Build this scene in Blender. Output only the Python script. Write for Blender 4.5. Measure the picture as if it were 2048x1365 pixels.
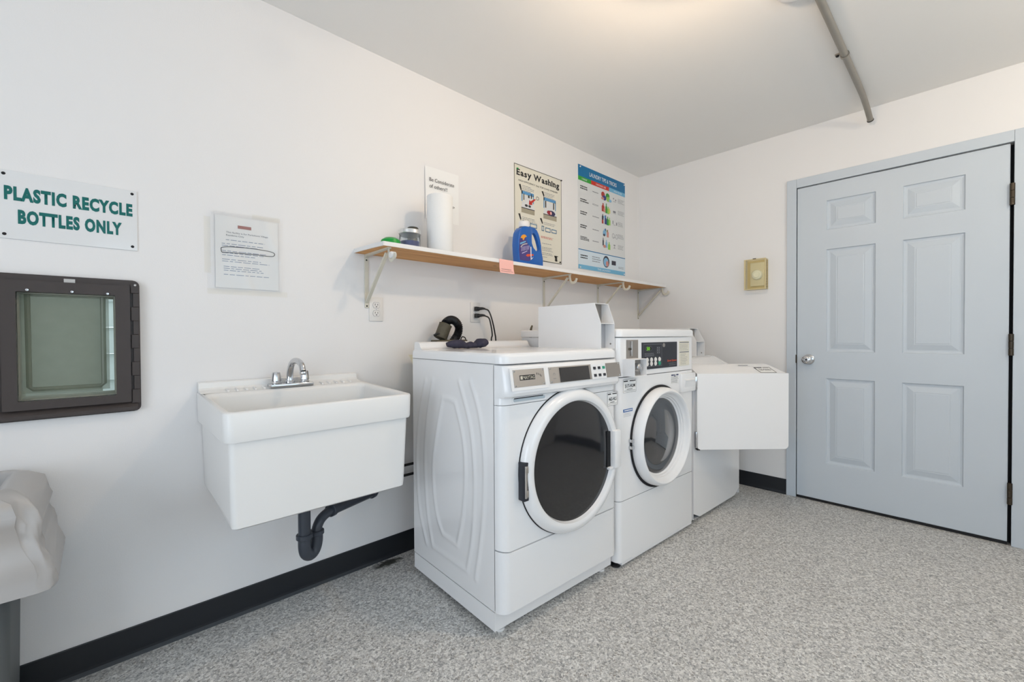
import bpy, bmesh, math, random
from mathutils import Vector, Matrix, noise
random.seed(7)
for o in list(bpy.data.objects): bpy.data.objects.remove(o)
SC = bpy.context.scene
COL = SC.collection
PI = math.pi

# ------------------------------------------------------------------ camera
F_PX, YAW, PITCH, ROLL = 862.975, 0.8151, -0.0128, -0.0057
CAM = Vector((-3.3494, -1.9548, 1.0882))
fw = Vector((math.cos(YAW)*math.cos(PITCH), math.sin(YAW)*math.cos(PITCH), math.sin(PITCH)))
rt = Vector((math.sin(YAW), -math.cos(YAW), 0)); up = rt.cross(fw)
rt, up = math.cos(ROLL)*rt+math.sin(ROLL)*up, -math.sin(ROLL)*rt+math.cos(ROLL)*up
cd = bpy.data.cameras.new('camera'); cam = bpy.data.objects.new('camera', cd); COL.objects.link(cam)
cd.sensor_width = 36; cd.lens = F_PX*36/2048; cd.clip_start = 0.02
M3 = Matrix((rt, up, -fw)).transposed()
cam.matrix_world = Matrix.Translation(CAM) @ M3.to_4x4()
SC.camera = cam

def pix(px, py, axis, val):
    """point where the photograph's pixel (2048x1365) meets the plane axis=val"""
    d = fw*F_PX+rt*(px-1024)+up*(682.5-py)
    t = (val-CAM[axis])/d[axis]
    return CAM+d*t
def WA(px, py, y=0.0):
    p = pix(px, py, 1, y); return (p.x, p.z)

# ------------------------------------------------------------------ world, lights, exposure
w = bpy.data.worlds.new('sky'); SC.world = w; w.use_nodes = True
bgn = w.node_tree.nodes['Background']; bgn.inputs[0].default_value = (0.80, 0.90, 1.0, 1); bgn.inputs[1].default_value = 2.6
def area(name, loc, rot, sx, sy, power, col):
    l = bpy.data.lights.new(name, 'AREA'); l.shape = 'RECTANGLE'; l.size = sx; l.size_y = sy
    l.energy = power; l.color = col
    o = bpy.data.objects.new(name, l); COL.objects.link(o); o.location = loc; o.rotation_euler = rot
    return o
WIN_X0, WIN_X1, WIN_Z0, WIN_Z1, WALL_R = -3.45, -1.4, 0.85, 1.98, -3.3
area('window_daylight', ((WIN_X0+WIN_X1)/2, WALL_R-0.10, (WIN_Z0+WIN_Z1)/2), (PI/2, 0, 0), WIN_X1-WIN_X0-0.05, WIN_Z1-WIN_Z0-0.05, 14.0, (0.56, 0.80, 1.0))
GD_Y0, GD_Y1, GD_Z1, XW = -3.1, -1.3, 2.05, -5.6      # unseen glazed entrance behind the camera, added to light the back wall
area('entrance_fill', (XW-0.10, (GD_Y0+GD_Y1)/2, GD_Z1/2+0.05), (PI/2, 0, -PI/2), GD_Y1-GD_Y0-0.05, GD_Z1-0.15, 42.0, (0.81, 0.90, 1.0))
LAMP = Vector((-1.95, -1.33, 2.27)); LAMP_R = 0.034; LAMP_E = 400.0; LAMP_C = (1.0, 0.745, 0.50)
LAMP2 = Vector((-1.0, -2.75, 2.27)); FILL_LAMP_E = 360.0; FILL_LAMP_C = (1.0, 0.87, 0.69)  # second ceiling lamp, unseen, added to brighten the door side
vs = SC.view_settings
vs.view_transform = 'Standard'; vs.look = 'None'; vs.gamma = 1.0; vs.use_curve_mapping = False
vs.exposure = 0.0

# ------------------------------------------------------------------ materials
def lin(c):
    return tuple(((x/255)/12.92 if x/255 <= 0.04045 else ((x/255+0.055)/1.055)**2.4) for x in c)
MATS = {}
def mat(name, col, rough=0.5, metal=0.0, spec=0.5, coat=0.0, bump=0.0, bscale=200, var=0.0, vscale=3.0, emit=0, trans=0.0, alpha=1.0, ior=1.45, srgb=False):
    if name in MATS: return MATS[name]
    if srgb: col = lin(col)
    m = bpy.data.materials.new(name); m.use_nodes = True
    nt = m.node_tree; b = nt.nodes['Principled BSDF']
    b.inputs['Base Color'].default_value = (*col, 1); b.inputs['Roughness'].default_value = rough
    b.inputs['Metallic'].default_value = metal; b.inputs['Specular IOR Level'].default_value = spec
    b.inputs['Coat Weight'].default_value = coat; b.inputs['Coat Roughness'].default_value = 0.08
    b.inputs['Transmission Weight'].default_value = trans; b.inputs['Alpha'].default_value = alpha
    b.inputs['IOR'].default_value = ior
    if emit:
        b.inputs['Emission Color'].default_value = (*col, 1); b.inputs['Emission Strength'].default_value = emit
    tc = nt.nodes.new('ShaderNodeTexCoord')
    if var:
        n = nt.nodes.new('ShaderNodeTexNoise'); n.inputs['Scale'].default_value = vscale; n.inputs['Detail'].default_value = 4
        r = nt.nodes.new('ShaderNodeMapRange'); r.inputs['To Min'].default_value = 1-var; r.inputs['To Max'].default_value = 1+var
        mx = nt.nodes.new('ShaderNodeMix'); mx.data_type = 'RGBA'; mx.blend_type = 'MULTIPLY'; mx.inputs[0].default_value = 1
        mx.inputs[6].default_value = (*col, 1)
        nt.links.new(tc.outputs['Object'], n.inputs['Vector']); nt.links.new(n.outputs['Fac'], r.inputs['Value'])
        nt.links.new(r.outputs[0], mx.inputs[7]); nt.links.new(mx.outputs[2], b.inputs['Base Color'])
    if bump:
        n = nt.nodes.new('ShaderNodeTexNoise'); n.inputs['Scale'].default_value = bscale; n.inputs['Detail'].default_value = 3
        bp = nt.nodes.new('ShaderNodeBump'); bp.inputs['Strength'].default_value = bump; bp.inputs['Distance'].default_value = 0.002
        nt.links.new(tc.outputs['Object'], n.inputs['Vector']); nt.links.new(n.outputs['Fac'], bp.inputs['Height'])
        nt.links.new(bp.outputs[0], b.inputs['Normal'])
    MATS[name] = m; return m

M_WALL = mat('wall_paint', (0.85, 0.84, 0.835), 0.55, bump=0.12, bscale=260, var=0.012, vscale=2)
M_CEIL = mat('ceiling_paint', (0.90, 0.89, 0.87), 0.8, bump=0.1, bscale=220, var=0.012, vscale=1.5)
M_BLUE = mat('blue_grey_paint', (0.585, 0.645, 0.705), 0.42, bump=0.08, bscale=150, var=0.025, vscale=4)
M_RUBBER = mat('black_rubber', (0.013, 0.015, 0.019), 0.38)
M_ENAMEL = mat('white_enamel', (0.88, 0.885, 0.895), 0.22, coat=0.5)
M_ENAMEL2 = mat('white_enamel_matte', (0.87, 0.875, 0.885), 0.38)
M_PLASTIC = mat('white_plastic', (0.82, 0.82, 0.82), 0.35)
M_SINK = mat('sink_plastic', (0.86, 0.855, 0.84), 0.32, var=0.015, vscale=5)
M_CHROME = mat('chrome', (0.62, 0.63, 0.65), 0.16, metal=1)
M_STEEL = mat('brushed_steel', (0.50, 0.47, 0.44), 0.38, metal=0.85)
M_GREYPLATE = mat('grey_plate', (150, 145, 140), 0.45, metal=0.3, srgb=True)
M_BLACKGLASS = mat('black_glass', (0.012, 0.013, 0.016), 0.07, coat=0.4)
M_DARK = mat('dark_gap', (0.01, 0.01, 0.012), 0.7)
M_BLACKP = mat('black_plastic', (0.016, 0.016, 0.017), 0.45)
M_PANELBLK = mat('control_black', (40, 42, 50), 0.4, srgb=True)
M_ABS = mat('black_pipe', (60, 65, 74), 0.36, srgb=True, var=0.12, vscale=30)
M_BROWN = mat('brown_metal', (64, 57, 55), 0.45, srgb=True, var=0.06, vscale=20)
M_BRONZE = mat('dark_bronze', (70, 62, 52), 0.4, metal=0.7, srgb=True)
M_CREAMMETAL = mat('cream_metal', (214, 210, 196), 0.45, srgb=True, var=0.05, vscale=30)
M_PAPER = mat('paper', (0.90, 0.90, 0.89), 0.7)
M_PAPERW = mat('roll_paper', (0.86, 0.86, 0.85), 0.85, bump=0.25, bscale=260)
M_INK = mat('black_ink', (0.014, 0.014, 0.015), 0.55)
M_GREYINK = mat('grey_ink', (132, 134, 142), 0.6, srgb=True)
M_BLUEINK = mat('blue_grey_ink', (150, 160, 182), 0.6, srgb=True)
M_WHITEINK = mat('white_ink', (0.85, 0.86, 0.87), 0.5)
M_SIGN = mat('sign_plastic', (0.80, 0.81, 0.815), 0.12, coat=0.3)
M_TEAL = mat('teal_print', (8, 104, 100), 0.25, srgb=True)
M_CREAM = mat('cream_poster', (230, 226, 211), 0.4, srgb=True)
M_POSTERW = mat('glossy_poster', (222, 224, 224), 0.3, srgb=True)
M_PBLUE = mat('poster_blue', (0, 112, 165), 0.3, srgb=True)
M_PLBLUE = mat('poster_light_blue', (112, 180, 216), 0.3, srgb=True)
M_PPALE = mat('poster_pale_blue', (214, 228, 238), 0.3, srgb=True)
M_PGREEN = mat('poster_green', (48, 160, 52), 0.35, srgb=True)
M_PRED = mat('poster_red', (205, 50, 28), 0.35, srgb=True)
M_PNAVY = mat('poster_navy', (52, 48, 84), 0.4, srgb=True)
M_PTAN = mat('poster_tan', (168, 160, 140), 0.4, srgb=True)
M_PTAN2 = mat('poster_light_tan', (206, 200, 184), 0.4, srgb=True)
M_GREEN = mat('green_plastic', (20, 150, 60), 0.35, srgb=True)
M_DBLUE = mat('detergent_blue', (6, 92, 178), 0.28, coat=0.2, srgb=True)
M_LABELP = mat('label_purple', (72, 62, 128), 0.4, srgb=True)
M_LILAC = mat('label_lilac', (196, 188, 216), 0.4, srgb=True)
M_ORANGE = mat('label_orange', (232, 158, 44), 0.4, srgb=True)
M_JARBLUE = mat('jar_blue', (12, 34, 120), 0.25, srgb=True)
M_JARGLASS = mat('jar_glass', (0.90, 0.95, 0.98), 0.05, trans=0.95, ior=1.3)
M_SILVER = mat('silver_lid', (0.70, 0.70, 0.69), 0.3, metal=0.85)
M_PINK = mat('pink_note', (245, 190, 182), 0.7, srgb=True)
M_TAN = mat('thermostat_tan', (214, 198, 152), 0.5, srgb=True, var=0.06, vscale=40)
M_BEIGE = mat('thermostat_beige', (222, 216, 190), 0.45, srgb=True)
M_SOCK = mat('sock_wool', (58, 57, 74), 0.95, srgb=True, bump=0.6, bscale=500, var=0.12, vscale=60)
M_HOSE = mat('black_hose', (24, 24, 26), 0.5, srgb=True)
M_RUST = mat('grimy_metal', (92, 86, 72), 0.6, metal=0.3, srgb=True, var=0.35, vscale=60)
M_CONDUIT = mat('galvanised_conduit', (150, 146, 138), 0.45, metal=0.35, srgb=True, var=0.06, vscale=20)
M_BIN = mat('bin_grey', (92, 97, 99), 0.55, srgb=True)
M_BAG = mat('bag_plastic', (0.47, 0.46, 0.455), 0.33)
M_CREAMP = mat('cream_plastic', (226, 216, 186), 0.5, srgb=True)
M_LCD = mat('green_display', (110, 190, 40), 0.4, emit=0.5, srgb=True)
M_TEALBTN = mat('teal_button', (40, 150, 120), 0.4, srgb=True)
M_REDPRINT = mat('red_print', (226, 84, 48), 0.4, srgb=True)
M_BLUETAG = mat('blue_tag', (70, 110, 170), 0.4, srgb=True)
M_NAVYTAG = mat('navy_tag', (44, 56, 100), 0.4, srgb=True)
M_IVORY = mat('outlet_ivory', (0.80, 0.785, 0.76), 0.4)
M_DRUM = mat('drum_steel', (0.42, 0.42, 0.43), 0.3, metal=0.9)
M_TUNNEL = mat('tunnel_lining', (150, 152, 138), 0.7, srgb=True, var=0.15, vscale=25)
M_SIDING = mat('outside_siding', (150, 155, 142), 0.7, srgb=True)
M_SIDINGW = mat('outside_white_siding', (214, 226, 220), 0.6, srgb=True)
M_REDBAR = mat('faded_red_bar', (176, 128, 124), 0.6, srgb=True)
M_LAMP = mat('lamp_glass', LAMP_C, 0.5, emit=LAMP_E); M_FILL_LAMP = mat('fill_lamp_glass', FILL_LAMP_C, 0.5, emit=FILL_LAMP_E)

def clear_plastic(name, tint=(1, 1, 1), gloss=0.25, rough=0.08, bump=0.0, gmul=0.3):
    m = bpy.data.materials.new(name); m.use_nodes = True; nt = m.node_tree
    nt.nodes.remove(nt.nodes['Principled BSDF']); out = nt.nodes['Material Output']
    t = nt.nodes.new('ShaderNodeBsdfTransparent'); t.inputs[0].default_value = (*tint, 1)
    g = nt.nodes.new('ShaderNodeBsdfGlossy'); g.inputs['Roughness'].default_value = rough
    fr = nt.nodes.new('ShaderNodeFresnel'); fr.inputs[0].default_value = 1.45
    mr = nt.nodes.new('ShaderNodeMath'); mr.operation = 'MULTIPLY_ADD'; mr.inputs[1].default_value = gmul; mr.inputs[2].default_value = gloss*0.2
    nt.links.new(fr.outputs[0], mr.inputs[0])
    mx = nt.nodes.new('ShaderNodeMixShader'); nt.links.new(mr.outputs[0], mx.inputs[0])
    nt.links.new(t.outputs[0], mx.inputs[1]); nt.links.new(g.outputs[0], mx.inputs[2]); nt.links.new(mx.outputs[0], out.inputs[0])
    if bump:
        tc = nt.nodes.new('ShaderNodeTexCoord'); n = nt.nodes.new('ShaderNodeTexNoise'); n.inputs['Scale'].default_value = 14; n.inputs['Distortion'].default_value = 1.5
        bp = nt.nodes.new('ShaderNodeBump'); bp.inputs['Strength'].default_value = bump; bp.inputs['Distance'].default_value = 0.02
        nt.links.new(tc.outputs['Object'], n.inputs[0]); nt.links.new(n.outputs[0], bp.inputs['Height'])
        nt.links.new(bp.outputs[0], g.inputs['Normal'])
    return m
M_CLEAR = clear_plastic('clear_sleeve', (1.0, 1.0, 1.0), 0.02, 0.13, bump=0.0, gmul=0.45)
M_TAPE = clear_plastic('yellowed_tape', (0.992, 0.988, 0.975), 0.0, 0.5, gmul=0.1)
M_GUARD = clear_plastic('amber_clear_guard', (1.0, 0.985, 0.93), 0.0, 0.12)

def vinyl():
    m = bpy.data.materials.new('cloudy_vinyl'); m.use_nodes = True; nt = m.node_tree
    b = nt.nodes['Principled BSDF']; out = nt.nodes['Material Output']
    b.inputs['Base Color'].default_value = (*lin((158, 164, 150)), 1); b.inputs['Roughness'].default_value = 0.22
    t = nt.nodes.new('ShaderNodeBsdfTransparent'); t.inputs[0].default_value = (0.86, 0.87, 0.82, 1)
    tr = nt.nodes.new('ShaderNodeBsdfTranslucent'); tr.inputs[0].default_value = (0.44, 0.46, 0.41, 1)
    a = nt.nodes.new('ShaderNodeMixShader'); a.inputs[0].default_value = 0.5
    c = nt.nodes.new('ShaderNodeMixShader'); c.inputs[0].default_value = 0.5
    nt.links.new(b.outputs[0], a.inputs[1]); nt.links.new(tr.outputs[0], a.inputs[2])
    nt.links.new(a.outputs[0], c.inputs[1]); nt.links.new(t.outputs[0], c.inputs[2]); nt.links.new(c.outputs[0], out.inputs[0])
    tc = nt.nodes.new('ShaderNodeTexCoord'); n = nt.nodes.new('ShaderNodeTexNoise'); n.inputs['Scale'].default_value = 9; n.inputs['Detail'].default_value = 5
    r = nt.nodes.new('ShaderNodeMapRange'); r.inputs['To Min'].default_value = 0.3; r.inputs['To Max'].default_value = 0.62
    nt.links.new(tc.outputs['Object'], n.inputs[0]); nt.links.new(n.outputs[0], r.inputs[0]); nt.links.new(r.outputs[0], c.inputs[0])
    return m
M_VINYL = vinyl()

def floor_mat():
    m = bpy.data.materials.new('flake_epoxy'); m.use_nodes = True; nt = m.node_tree; b = nt.nodes['Principled BSDF']
    N = nt.nodes.new; L = nt.links.new
    tc = N('ShaderNodeTexCoord')
    def flakes(scale, stops):
        mp = N('ShaderNodeMapping'); L(tc.outputs['Object'], mp.inputs[0])
        nz = N('ShaderNodeTexNoise'); nz.inputs['Scale'].default_value = scale*0.9; nz.inputs['Detail'].default_value = 2
        L(mp.outputs[0], nz.inputs[0])
        ad = N('ShaderNodeVectorMath'); ad.operation = 'MULTIPLY_ADD'; ad.inputs[1].default_value = (0.012,)*3
        L(nz.outputs['Color'], ad.inputs[0]); L(mp.outputs[0], ad.inputs[2])
        v = N('ShaderNodeTexVoronoi'); v.inputs['Scale'].default_value = scale; L(ad.outputs[0], v.inputs['Vector'])
        sp = N('ShaderNodeSeparateColor'); L(v.outputs['Color'], sp.inputs[0])
        cr = N('ShaderNodeValToRGB'); cr.color_ramp.interpolation = 'CONSTANT'
        els = cr.color_ramp.elements
        while len(els) < len(stops): els.new(0.5)
        for e, (p, c) in zip(els, stops): e.position = p; e.color = (*lin(c), 1)
        L(sp.outputs[0], cr.inputs[0]); return cr, sp
    c1, s1 = flakes(150, [(0, (120, 120, 121)), (0.14, (166, 166, 165)), (0.34, (196, 195, 192)), (0.58, (218, 216, 211)), (0.78, (240, 239, 236)), (0.95, (140, 132, 122))])
    c2, s2 = flakes(310, [(0, (110, 111, 113)), (0.2, (176, 175, 173)), (0.5, (206, 204, 200)), (0.82, (242, 241, 238)), (0.97, (120, 114, 106))])
    mx = N('ShaderNodeMix'); mx.data_type = 'RGBA'; mx.inputs[0].default_value = 0.45
    L(c1.outputs[0], mx.inputs[6]); L(c2.outputs[0], mx.inputs[7])
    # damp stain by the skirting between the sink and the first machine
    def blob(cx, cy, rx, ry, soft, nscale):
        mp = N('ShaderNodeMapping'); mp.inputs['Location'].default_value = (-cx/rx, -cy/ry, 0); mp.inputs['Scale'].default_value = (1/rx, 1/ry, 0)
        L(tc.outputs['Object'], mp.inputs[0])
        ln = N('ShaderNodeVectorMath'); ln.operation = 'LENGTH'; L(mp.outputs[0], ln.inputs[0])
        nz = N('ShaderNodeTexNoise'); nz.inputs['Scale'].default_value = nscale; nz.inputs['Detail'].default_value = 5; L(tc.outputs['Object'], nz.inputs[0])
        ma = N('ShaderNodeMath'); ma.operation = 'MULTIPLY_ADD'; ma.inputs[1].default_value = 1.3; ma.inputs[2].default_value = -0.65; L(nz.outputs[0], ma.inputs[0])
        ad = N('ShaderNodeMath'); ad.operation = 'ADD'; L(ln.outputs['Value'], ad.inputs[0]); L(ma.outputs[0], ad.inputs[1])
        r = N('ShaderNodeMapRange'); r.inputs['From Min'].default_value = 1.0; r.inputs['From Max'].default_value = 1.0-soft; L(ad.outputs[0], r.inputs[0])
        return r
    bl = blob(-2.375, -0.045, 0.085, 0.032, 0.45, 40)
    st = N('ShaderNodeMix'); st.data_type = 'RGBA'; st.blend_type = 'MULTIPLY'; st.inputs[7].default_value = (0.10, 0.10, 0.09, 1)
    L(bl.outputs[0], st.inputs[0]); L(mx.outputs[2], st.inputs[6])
    big = N('ShaderNodeTexNoise'); big.inputs['Scale'].default_value = 1.7; big.inputs['Detail'].default_value = 4; L(tc.outputs['Object'], big.inputs[0])
    br = N('ShaderNodeMapRange'); br.inputs['To Min'].default_value = 0.98; br.inputs['To Max'].default_value = 1.14; L(big.outputs[0], br.inputs[0])
    fm = N('ShaderNodeMix'); fm.data_type = 'RGBA'; fm.blend_type = 'MULTIPLY'; fm.inputs[0].default_value = 1
    L(st.outputs[2], fm.inputs[6]); L(br.outputs[0], fm.inputs[7]); L(fm.outputs[2], b.inputs['Base Color'])
    b.inputs['Roughness'].default_value = 0.42
    bp = N('ShaderNodeBump'); bp.inputs['Strength'].default_value = 0.35; bp.inputs['Distance'].default_value = 0.002
    L(s1.outputs[1], bp.inputs['Height']); L(bp.outputs[0], b.inputs['Normal'])
    return m
M_FLOOR = floor_mat()

def wood_mat():
    m = bpy.data.materials.new('pine_wood'); m.use_nodes = True; nt = m.node_tree; b = nt.nodes['Principled BSDF']
    N = nt.nodes.new; L = nt.links.new
    tc = N('ShaderNodeTexCoord'); mp = N('ShaderNodeMapping'); mp.inputs['Scale'].default_value = (1.2, 26, 26); L(tc.outputs['Object'], mp.inputs[0])
    nz = N('ShaderNodeTexNoise'); nz.inputs['Scale'].default_value = 2.2; nz.inputs['Detail'].default_value = 6; nz.inputs['Distortion'].default_value = 0.6; L(mp.outputs[0], nz.inputs[0])
    cr = N('ShaderNodeValToRGB'); e = cr.color_ramp.elements; e[0].position = 0.3; e[0].color = (*lin((198, 132, 64)), 1); e[1].position = 0.75; e[1].color = (*lin((240, 186, 116)), 1)
    L(nz.outputs[0], cr.inputs[0])
    v = N('ShaderNodeTexVoronoi'); v.inputs['Scale'].default_value = 5.0
    mp2 = N('ShaderNodeMapping'); mp2.inputs['Scale'].default_value = (0.8, 1.6, 0); L(tc.outputs['Object'], mp2.inputs[0]); L(mp2.outputs[0], v.inputs[0])
    r = N('ShaderNodeMapRange'); r.inputs['From Min'].default_value = 0.045; r.inputs['From Max'].default_value = 0.085; L(v.outputs['Distance'], r.inputs[0])
    mx = N('ShaderNodeMix'); mx.data_type = 'RGBA'; mx.inputs[6].default_value = (*lin((96, 56, 26)), 1); L(r.outputs[0], mx.inputs[0]); L(cr.outputs[0], mx.inputs[7])
    L(mx.outputs[2], b.inputs['Base Color']); b.inputs['Roughness'].default_value = 0.55
    return m
M_WOOD = wood_mat()

# ------------------------------------------------------------------ mesh helpers
LOC = {}
def link(name, bm, m, parent=None, smooth=True, world=True, loc=None, rot=None, angle=35, mats=None):
    """one mesh object. world=True: bm in world coordinates, moved into the root's space."""
    if parent is not None and world:
        root = parent
        while root.parent: root = root.parent
        bmesh.ops.transform(bm, matrix=Matrix.Translation(-LOC.get(root.name, Vector())), verts=bm.verts)
    off = None
    if parent is None and loc is not None and world:
        bmesh.ops.transform(bm, matrix=Matrix.Translation(-Vector(loc)), verts=bm.verts)
    bmesh.ops.recalc_face_normals(bm, faces=bm.faces) if not getattr(bm, 'keep', False) else None
    me = bpy.data.meshes.new(name); bm.to_mesh(me); bm.free()
    me.materials.append(m)
    if mats:
        for x in mats: me.materials.append(x)
    if smooth:
        for p in me.polygons: p.use_smooth = True
        me.set_sharp_from_angle(angle=math.radians(angle))
    o = bpy.data.objects.new(name, me); COL.objects.link(o)
    if parent is not None: o.parent = parent
    if loc is not None: o.location = loc
    if rot is not None: o.rotation_euler = rot
    return o
def tag(o, label, cat, group=None):
    o['label'] = label; o['category'] = cat
    if group: o['group'] = group
    return o
def thing(name, label, cat, loc=(0, 0, 0), rz=0.0, group=None):
    o = bpy.data.objects.new(name, None); COL.objects.link(o); o.empty_display_size = 0.05
    o.location = loc; o.rotation_euler = (0, 0, rz); LOC[o.name] = Vector(loc)
    return tag(o, label, cat, group)
def struct(o): o['kind'] = 'structure'; return o
def newbm(): return bmesh.new()
def box(bm, x0, x1, y0, y1, z0, z1, bevel=0.0, seg=2):
    b2 = bmesh.new(); r = bmesh.ops.create_cube(b2, size=1)
    bmesh.ops.transform(b2, matrix=Matrix.Translation(((x0+x1)/2, (y0+y1)/2, (z0+z1)/2)) @ Matrix.Diagonal((abs(x1-x0), abs(y1-y0), abs(z1-z0), 1)), verts=b2.verts)
    if bevel: bmesh.ops.bevel(b2, geom=list(b2.edges), offset=bevel, segments=seg, profile=0.5, affect='EDGES', clamp_overlap=True)
    merge(bm, b2); return bm
def merge(bm, b2, M=None):
    me = bpy.data.meshes.new('tmp'); b2.to_mesh(me); b2.free()
    if M is not None: me.transform(M)
    bm.from_mesh(me); bpy.data.meshes.remove(me)
def B(*a, **k): return box(newbm(), *a, **k)
def prism(bm, pts, fn0, fn1):
    """closed polygon pts (2D) joined between fn0(p) and fn1(p) -> 3D"""
    a = [bm.verts.new(fn0(p)) for p in pts]; b = [bm.verts.new(fn1(p)) for p in pts]
    n = len(pts)
    for i in range(n): bm.faces.new((a[i], a[(i+1) % n], b[(i+1) % n], b[i]))
    bm.faces.new(a[::-1]); bm.faces.new(b); return bm
def prism_y(pts, y0, y1, bm=None): return prism(bm or newbm(), pts, lambda p: (p[0], y0, p[1]), lambda p: (p[0], y1, p[1]))
def prism_x(pts, x0, x1, bm=None): return prism(bm or newbm(), pts, lambda p: (x0, p[0], p[1]), lambda p: (x1, p[0], p[1]))
def prism_z(pts, z0, z1, bm=None):
    f0 = z0 if callable(z0) else (lambda p: z0); f1 = z1 if callable(z1) else (lambda p: z1)
    return prism(bm or newbm(), pts, lambda p: (p[0], p[1], f0(p)), lambda p: (p[0], p[1], f1(p)))
def rrect(x0, x1, y0, y1, r, n=6):
    out = []
    for cx, cy, a0 in ((x1-r, y1-r, 0), (x0+r, y1-r, 90), (x0+r, y0+r, 180), (x1-r, y0+r, 270)):
        for i in range(n+1):
            a = math.radians(a0+90*i/n); out.append((cx+r*math.cos(a), cy+r*math.sin(a)))
    return out
def lathe(bm, prof, axis, center, n=48, squash=1.0, closed=False):
    """prof: list of (radius, along). axis 0/1/2 with 'along' measured in + direction"""
    c = Vector(center); rings = []
    e = [Vector((1, 0, 0)), Vector((0, 1, 0)), Vector((0, 0, 1))]
    A = e[axis]; U = e[(axis+1) % 3]; V = e[(axis+2) % 3]
    for r, h in prof:
        if r < 1e-6: rings.append([bm.verts.new(c+A*h)])
        else: rings.append([bm.verts.new(c+A*h+U*(r*math.cos(2*PI*i/n))+V*(r*squash*math.sin(2*PI*i/n))) for i in range(n)])
    seq = list(zip(rings, rings[1:]))
    if closed: seq.append((rings[-1], rings[0]))
    for a, b in seq:
        for i in range(n):
            j = (i+1) % n
            if len(a) == 1 and len(b) == 1: continue
            if len(a) == 1: bm.faces.new((a[0], b[j], b[i]))
            elif len(b) == 1: bm.faces.new((a[i], a[j], b[0]))
            else: bm.faces.new((a[i], a[j], b[j], b[i]))
    return bm
def spline(pts, n=8):
    P = [Vector(p) for p in pts]; out = []
    for i in range(len(P)-1):
        p0 = P[i-1] if i else P[0]*2-P[1]; p1, p2 = P[i], P[i+1]; p3 = P[i+2] if i+2 < len(P) else P[-1]*2-P[-2]
        for k in range(n):
            t = k/n
            out.append(0.5*((2*p1)+(-p0+p2)*t+(2*p0-5*p1+4*p2-p3)*t*t+(-p0+3*p1-3*p2+p3)*t**3))
    out.append(P[-1]); return out
def tube(bm, path, rad, n=12, cap=True, flat=(1, 1)):
    P = [Vector(p) for p in path]; R = rad if callable(rad) else (lambda i, N: rad)
    N = len(P); T = []
    for i in range(N):
        d = P[min(i+1, N-1)]-P[max(i-1, 0)]; T.append(d.normalized())
    ref = Vector((0, 0, 1)) if abs(T[0].z) < 0.9 else Vector((1, 0, 0))
    u = (ref-T[0]*ref.dot(T[0])).normalized(); rings = []
    for i in range(N):
        u = (u-T[i]*u.dot(T[i])).normalized(); v = T[i].cross(u); r = R(i, N)
        rings.append([bm.verts.new(P[i]+u*(r*flat[0]*math.cos(2*PI*k/n))+v*(r*flat[1]*math.sin(2*PI*k/n))) for k in range(n)])
    for a, b in zip(rings, rings[1:]):
        for k in range(n): bm.faces.new((a[k], a[(k+1) % n], b[(k+1) % n], b[k]))
    if cap: bm.faces.new(rings[0][::-1]); bm.faces.new(rings[-1])
    return bm
def T_(path, rad, n=12, **k): return tube(newbm(), path, rad, n, **k)
def quads(lst, y, bm=None):
    """flat print in planes y=const: rectangles (x0,x1,z0,z1) facing -y"""
    bm = bm or newbm(); bm_keep = True
    for x0, x1, z0, z1 in lst:
        v = [bm.verts.new((x, y, z)) for x, z in ((x0, z0), (x1, z0), (x1, z1), (x0, z1))]
        bm.faces.new(v)
    return bm
def poly(pts, y, bm=None):
    bm = bm or newbm(); bm.faces.new([bm.verts.new((x, y, z)) for x, z in pts]); return bm
def disc(cx, cz, rx, rz, y, bm=None, n=24):
    return poly([(cx+rx*math.cos(2*PI*i/n), cz+rz*math.sin(2*PI*i/n)) for i in range(n)], y, bm)
def ringpoly(cx, cz, rx, rz, wd, y, bm=None, n=40, a0=0, a1=2*PI):
    bm = bm or newbm(); pv = None
    for i in range(n+1):
        a = a0+(a1-a0)*i/n
        v = (bm.verts.new((cx+rx*math.cos(a), y, cz+rz*math.sin(a))), bm.verts.new((cx+(rx-wd)*math.cos(a), y, cz+(rz-wd)*math.sin(a))))
        if pv: bm.faces.new((pv[0], v[0], v[1], pv[1]))
        pv = v
    return bm
def text_bm(s, bold=0.0, shear=0.0, space=1.0):
    c = bpy.data.curves.new('t', 'FONT'); c.body = s; c.size = 1; c.offset = bold; c.shear = shear; c.space_character = space; c.resolution_u = 3
    o = bpy.data.objects.new('t', c); COL.objects.link(o)
    dg = bpy.context.evaluated_depsgraph_get(); ev = o.evaluated_get(dg); me = ev.to_mesh()
    bm = bmesh.new(); bm.from_mesh(me); ev.to_mesh_clear()
    bpy.data.objects.remove(o); bpy.data.curves.remove(c)
    return bm
def text_on(bm, s, org, eu, ev, w, h, bold=0.0, shear=0.0, space=1.0, box_from=None):
    """lettering stretched to w x h on the plane org + u*eu + v*ev"""
    b = text_bm(s, bold, shear, space)
    xs = [v.co.x for v in b.verts]; ys = [v.co.y for v in b.verts]
    x0, x1, y0, y1 = min(xs), max(xs), min(ys), max(ys)
    org, eu, ev = Vector(org), Vector(eu), Vector(ev)
    for v in b.verts:
        v.co = org+eu*((v.co.x-x0)/(x1-x0)*w)+ev*((v.co.y-y0)/(y1-y0)*h)
    merge(bm, b); return bm
def text_y(s, x0, x1, z0, z1, y, bold=0.0, shear=0.0, space=1.0, bm=None):
    return text_on(bm or newbm(), s, (x0, y, z0), (1, 0, 0), (0, 0, 1), x1-x0, z1-z0, bold, shear, space)
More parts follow.
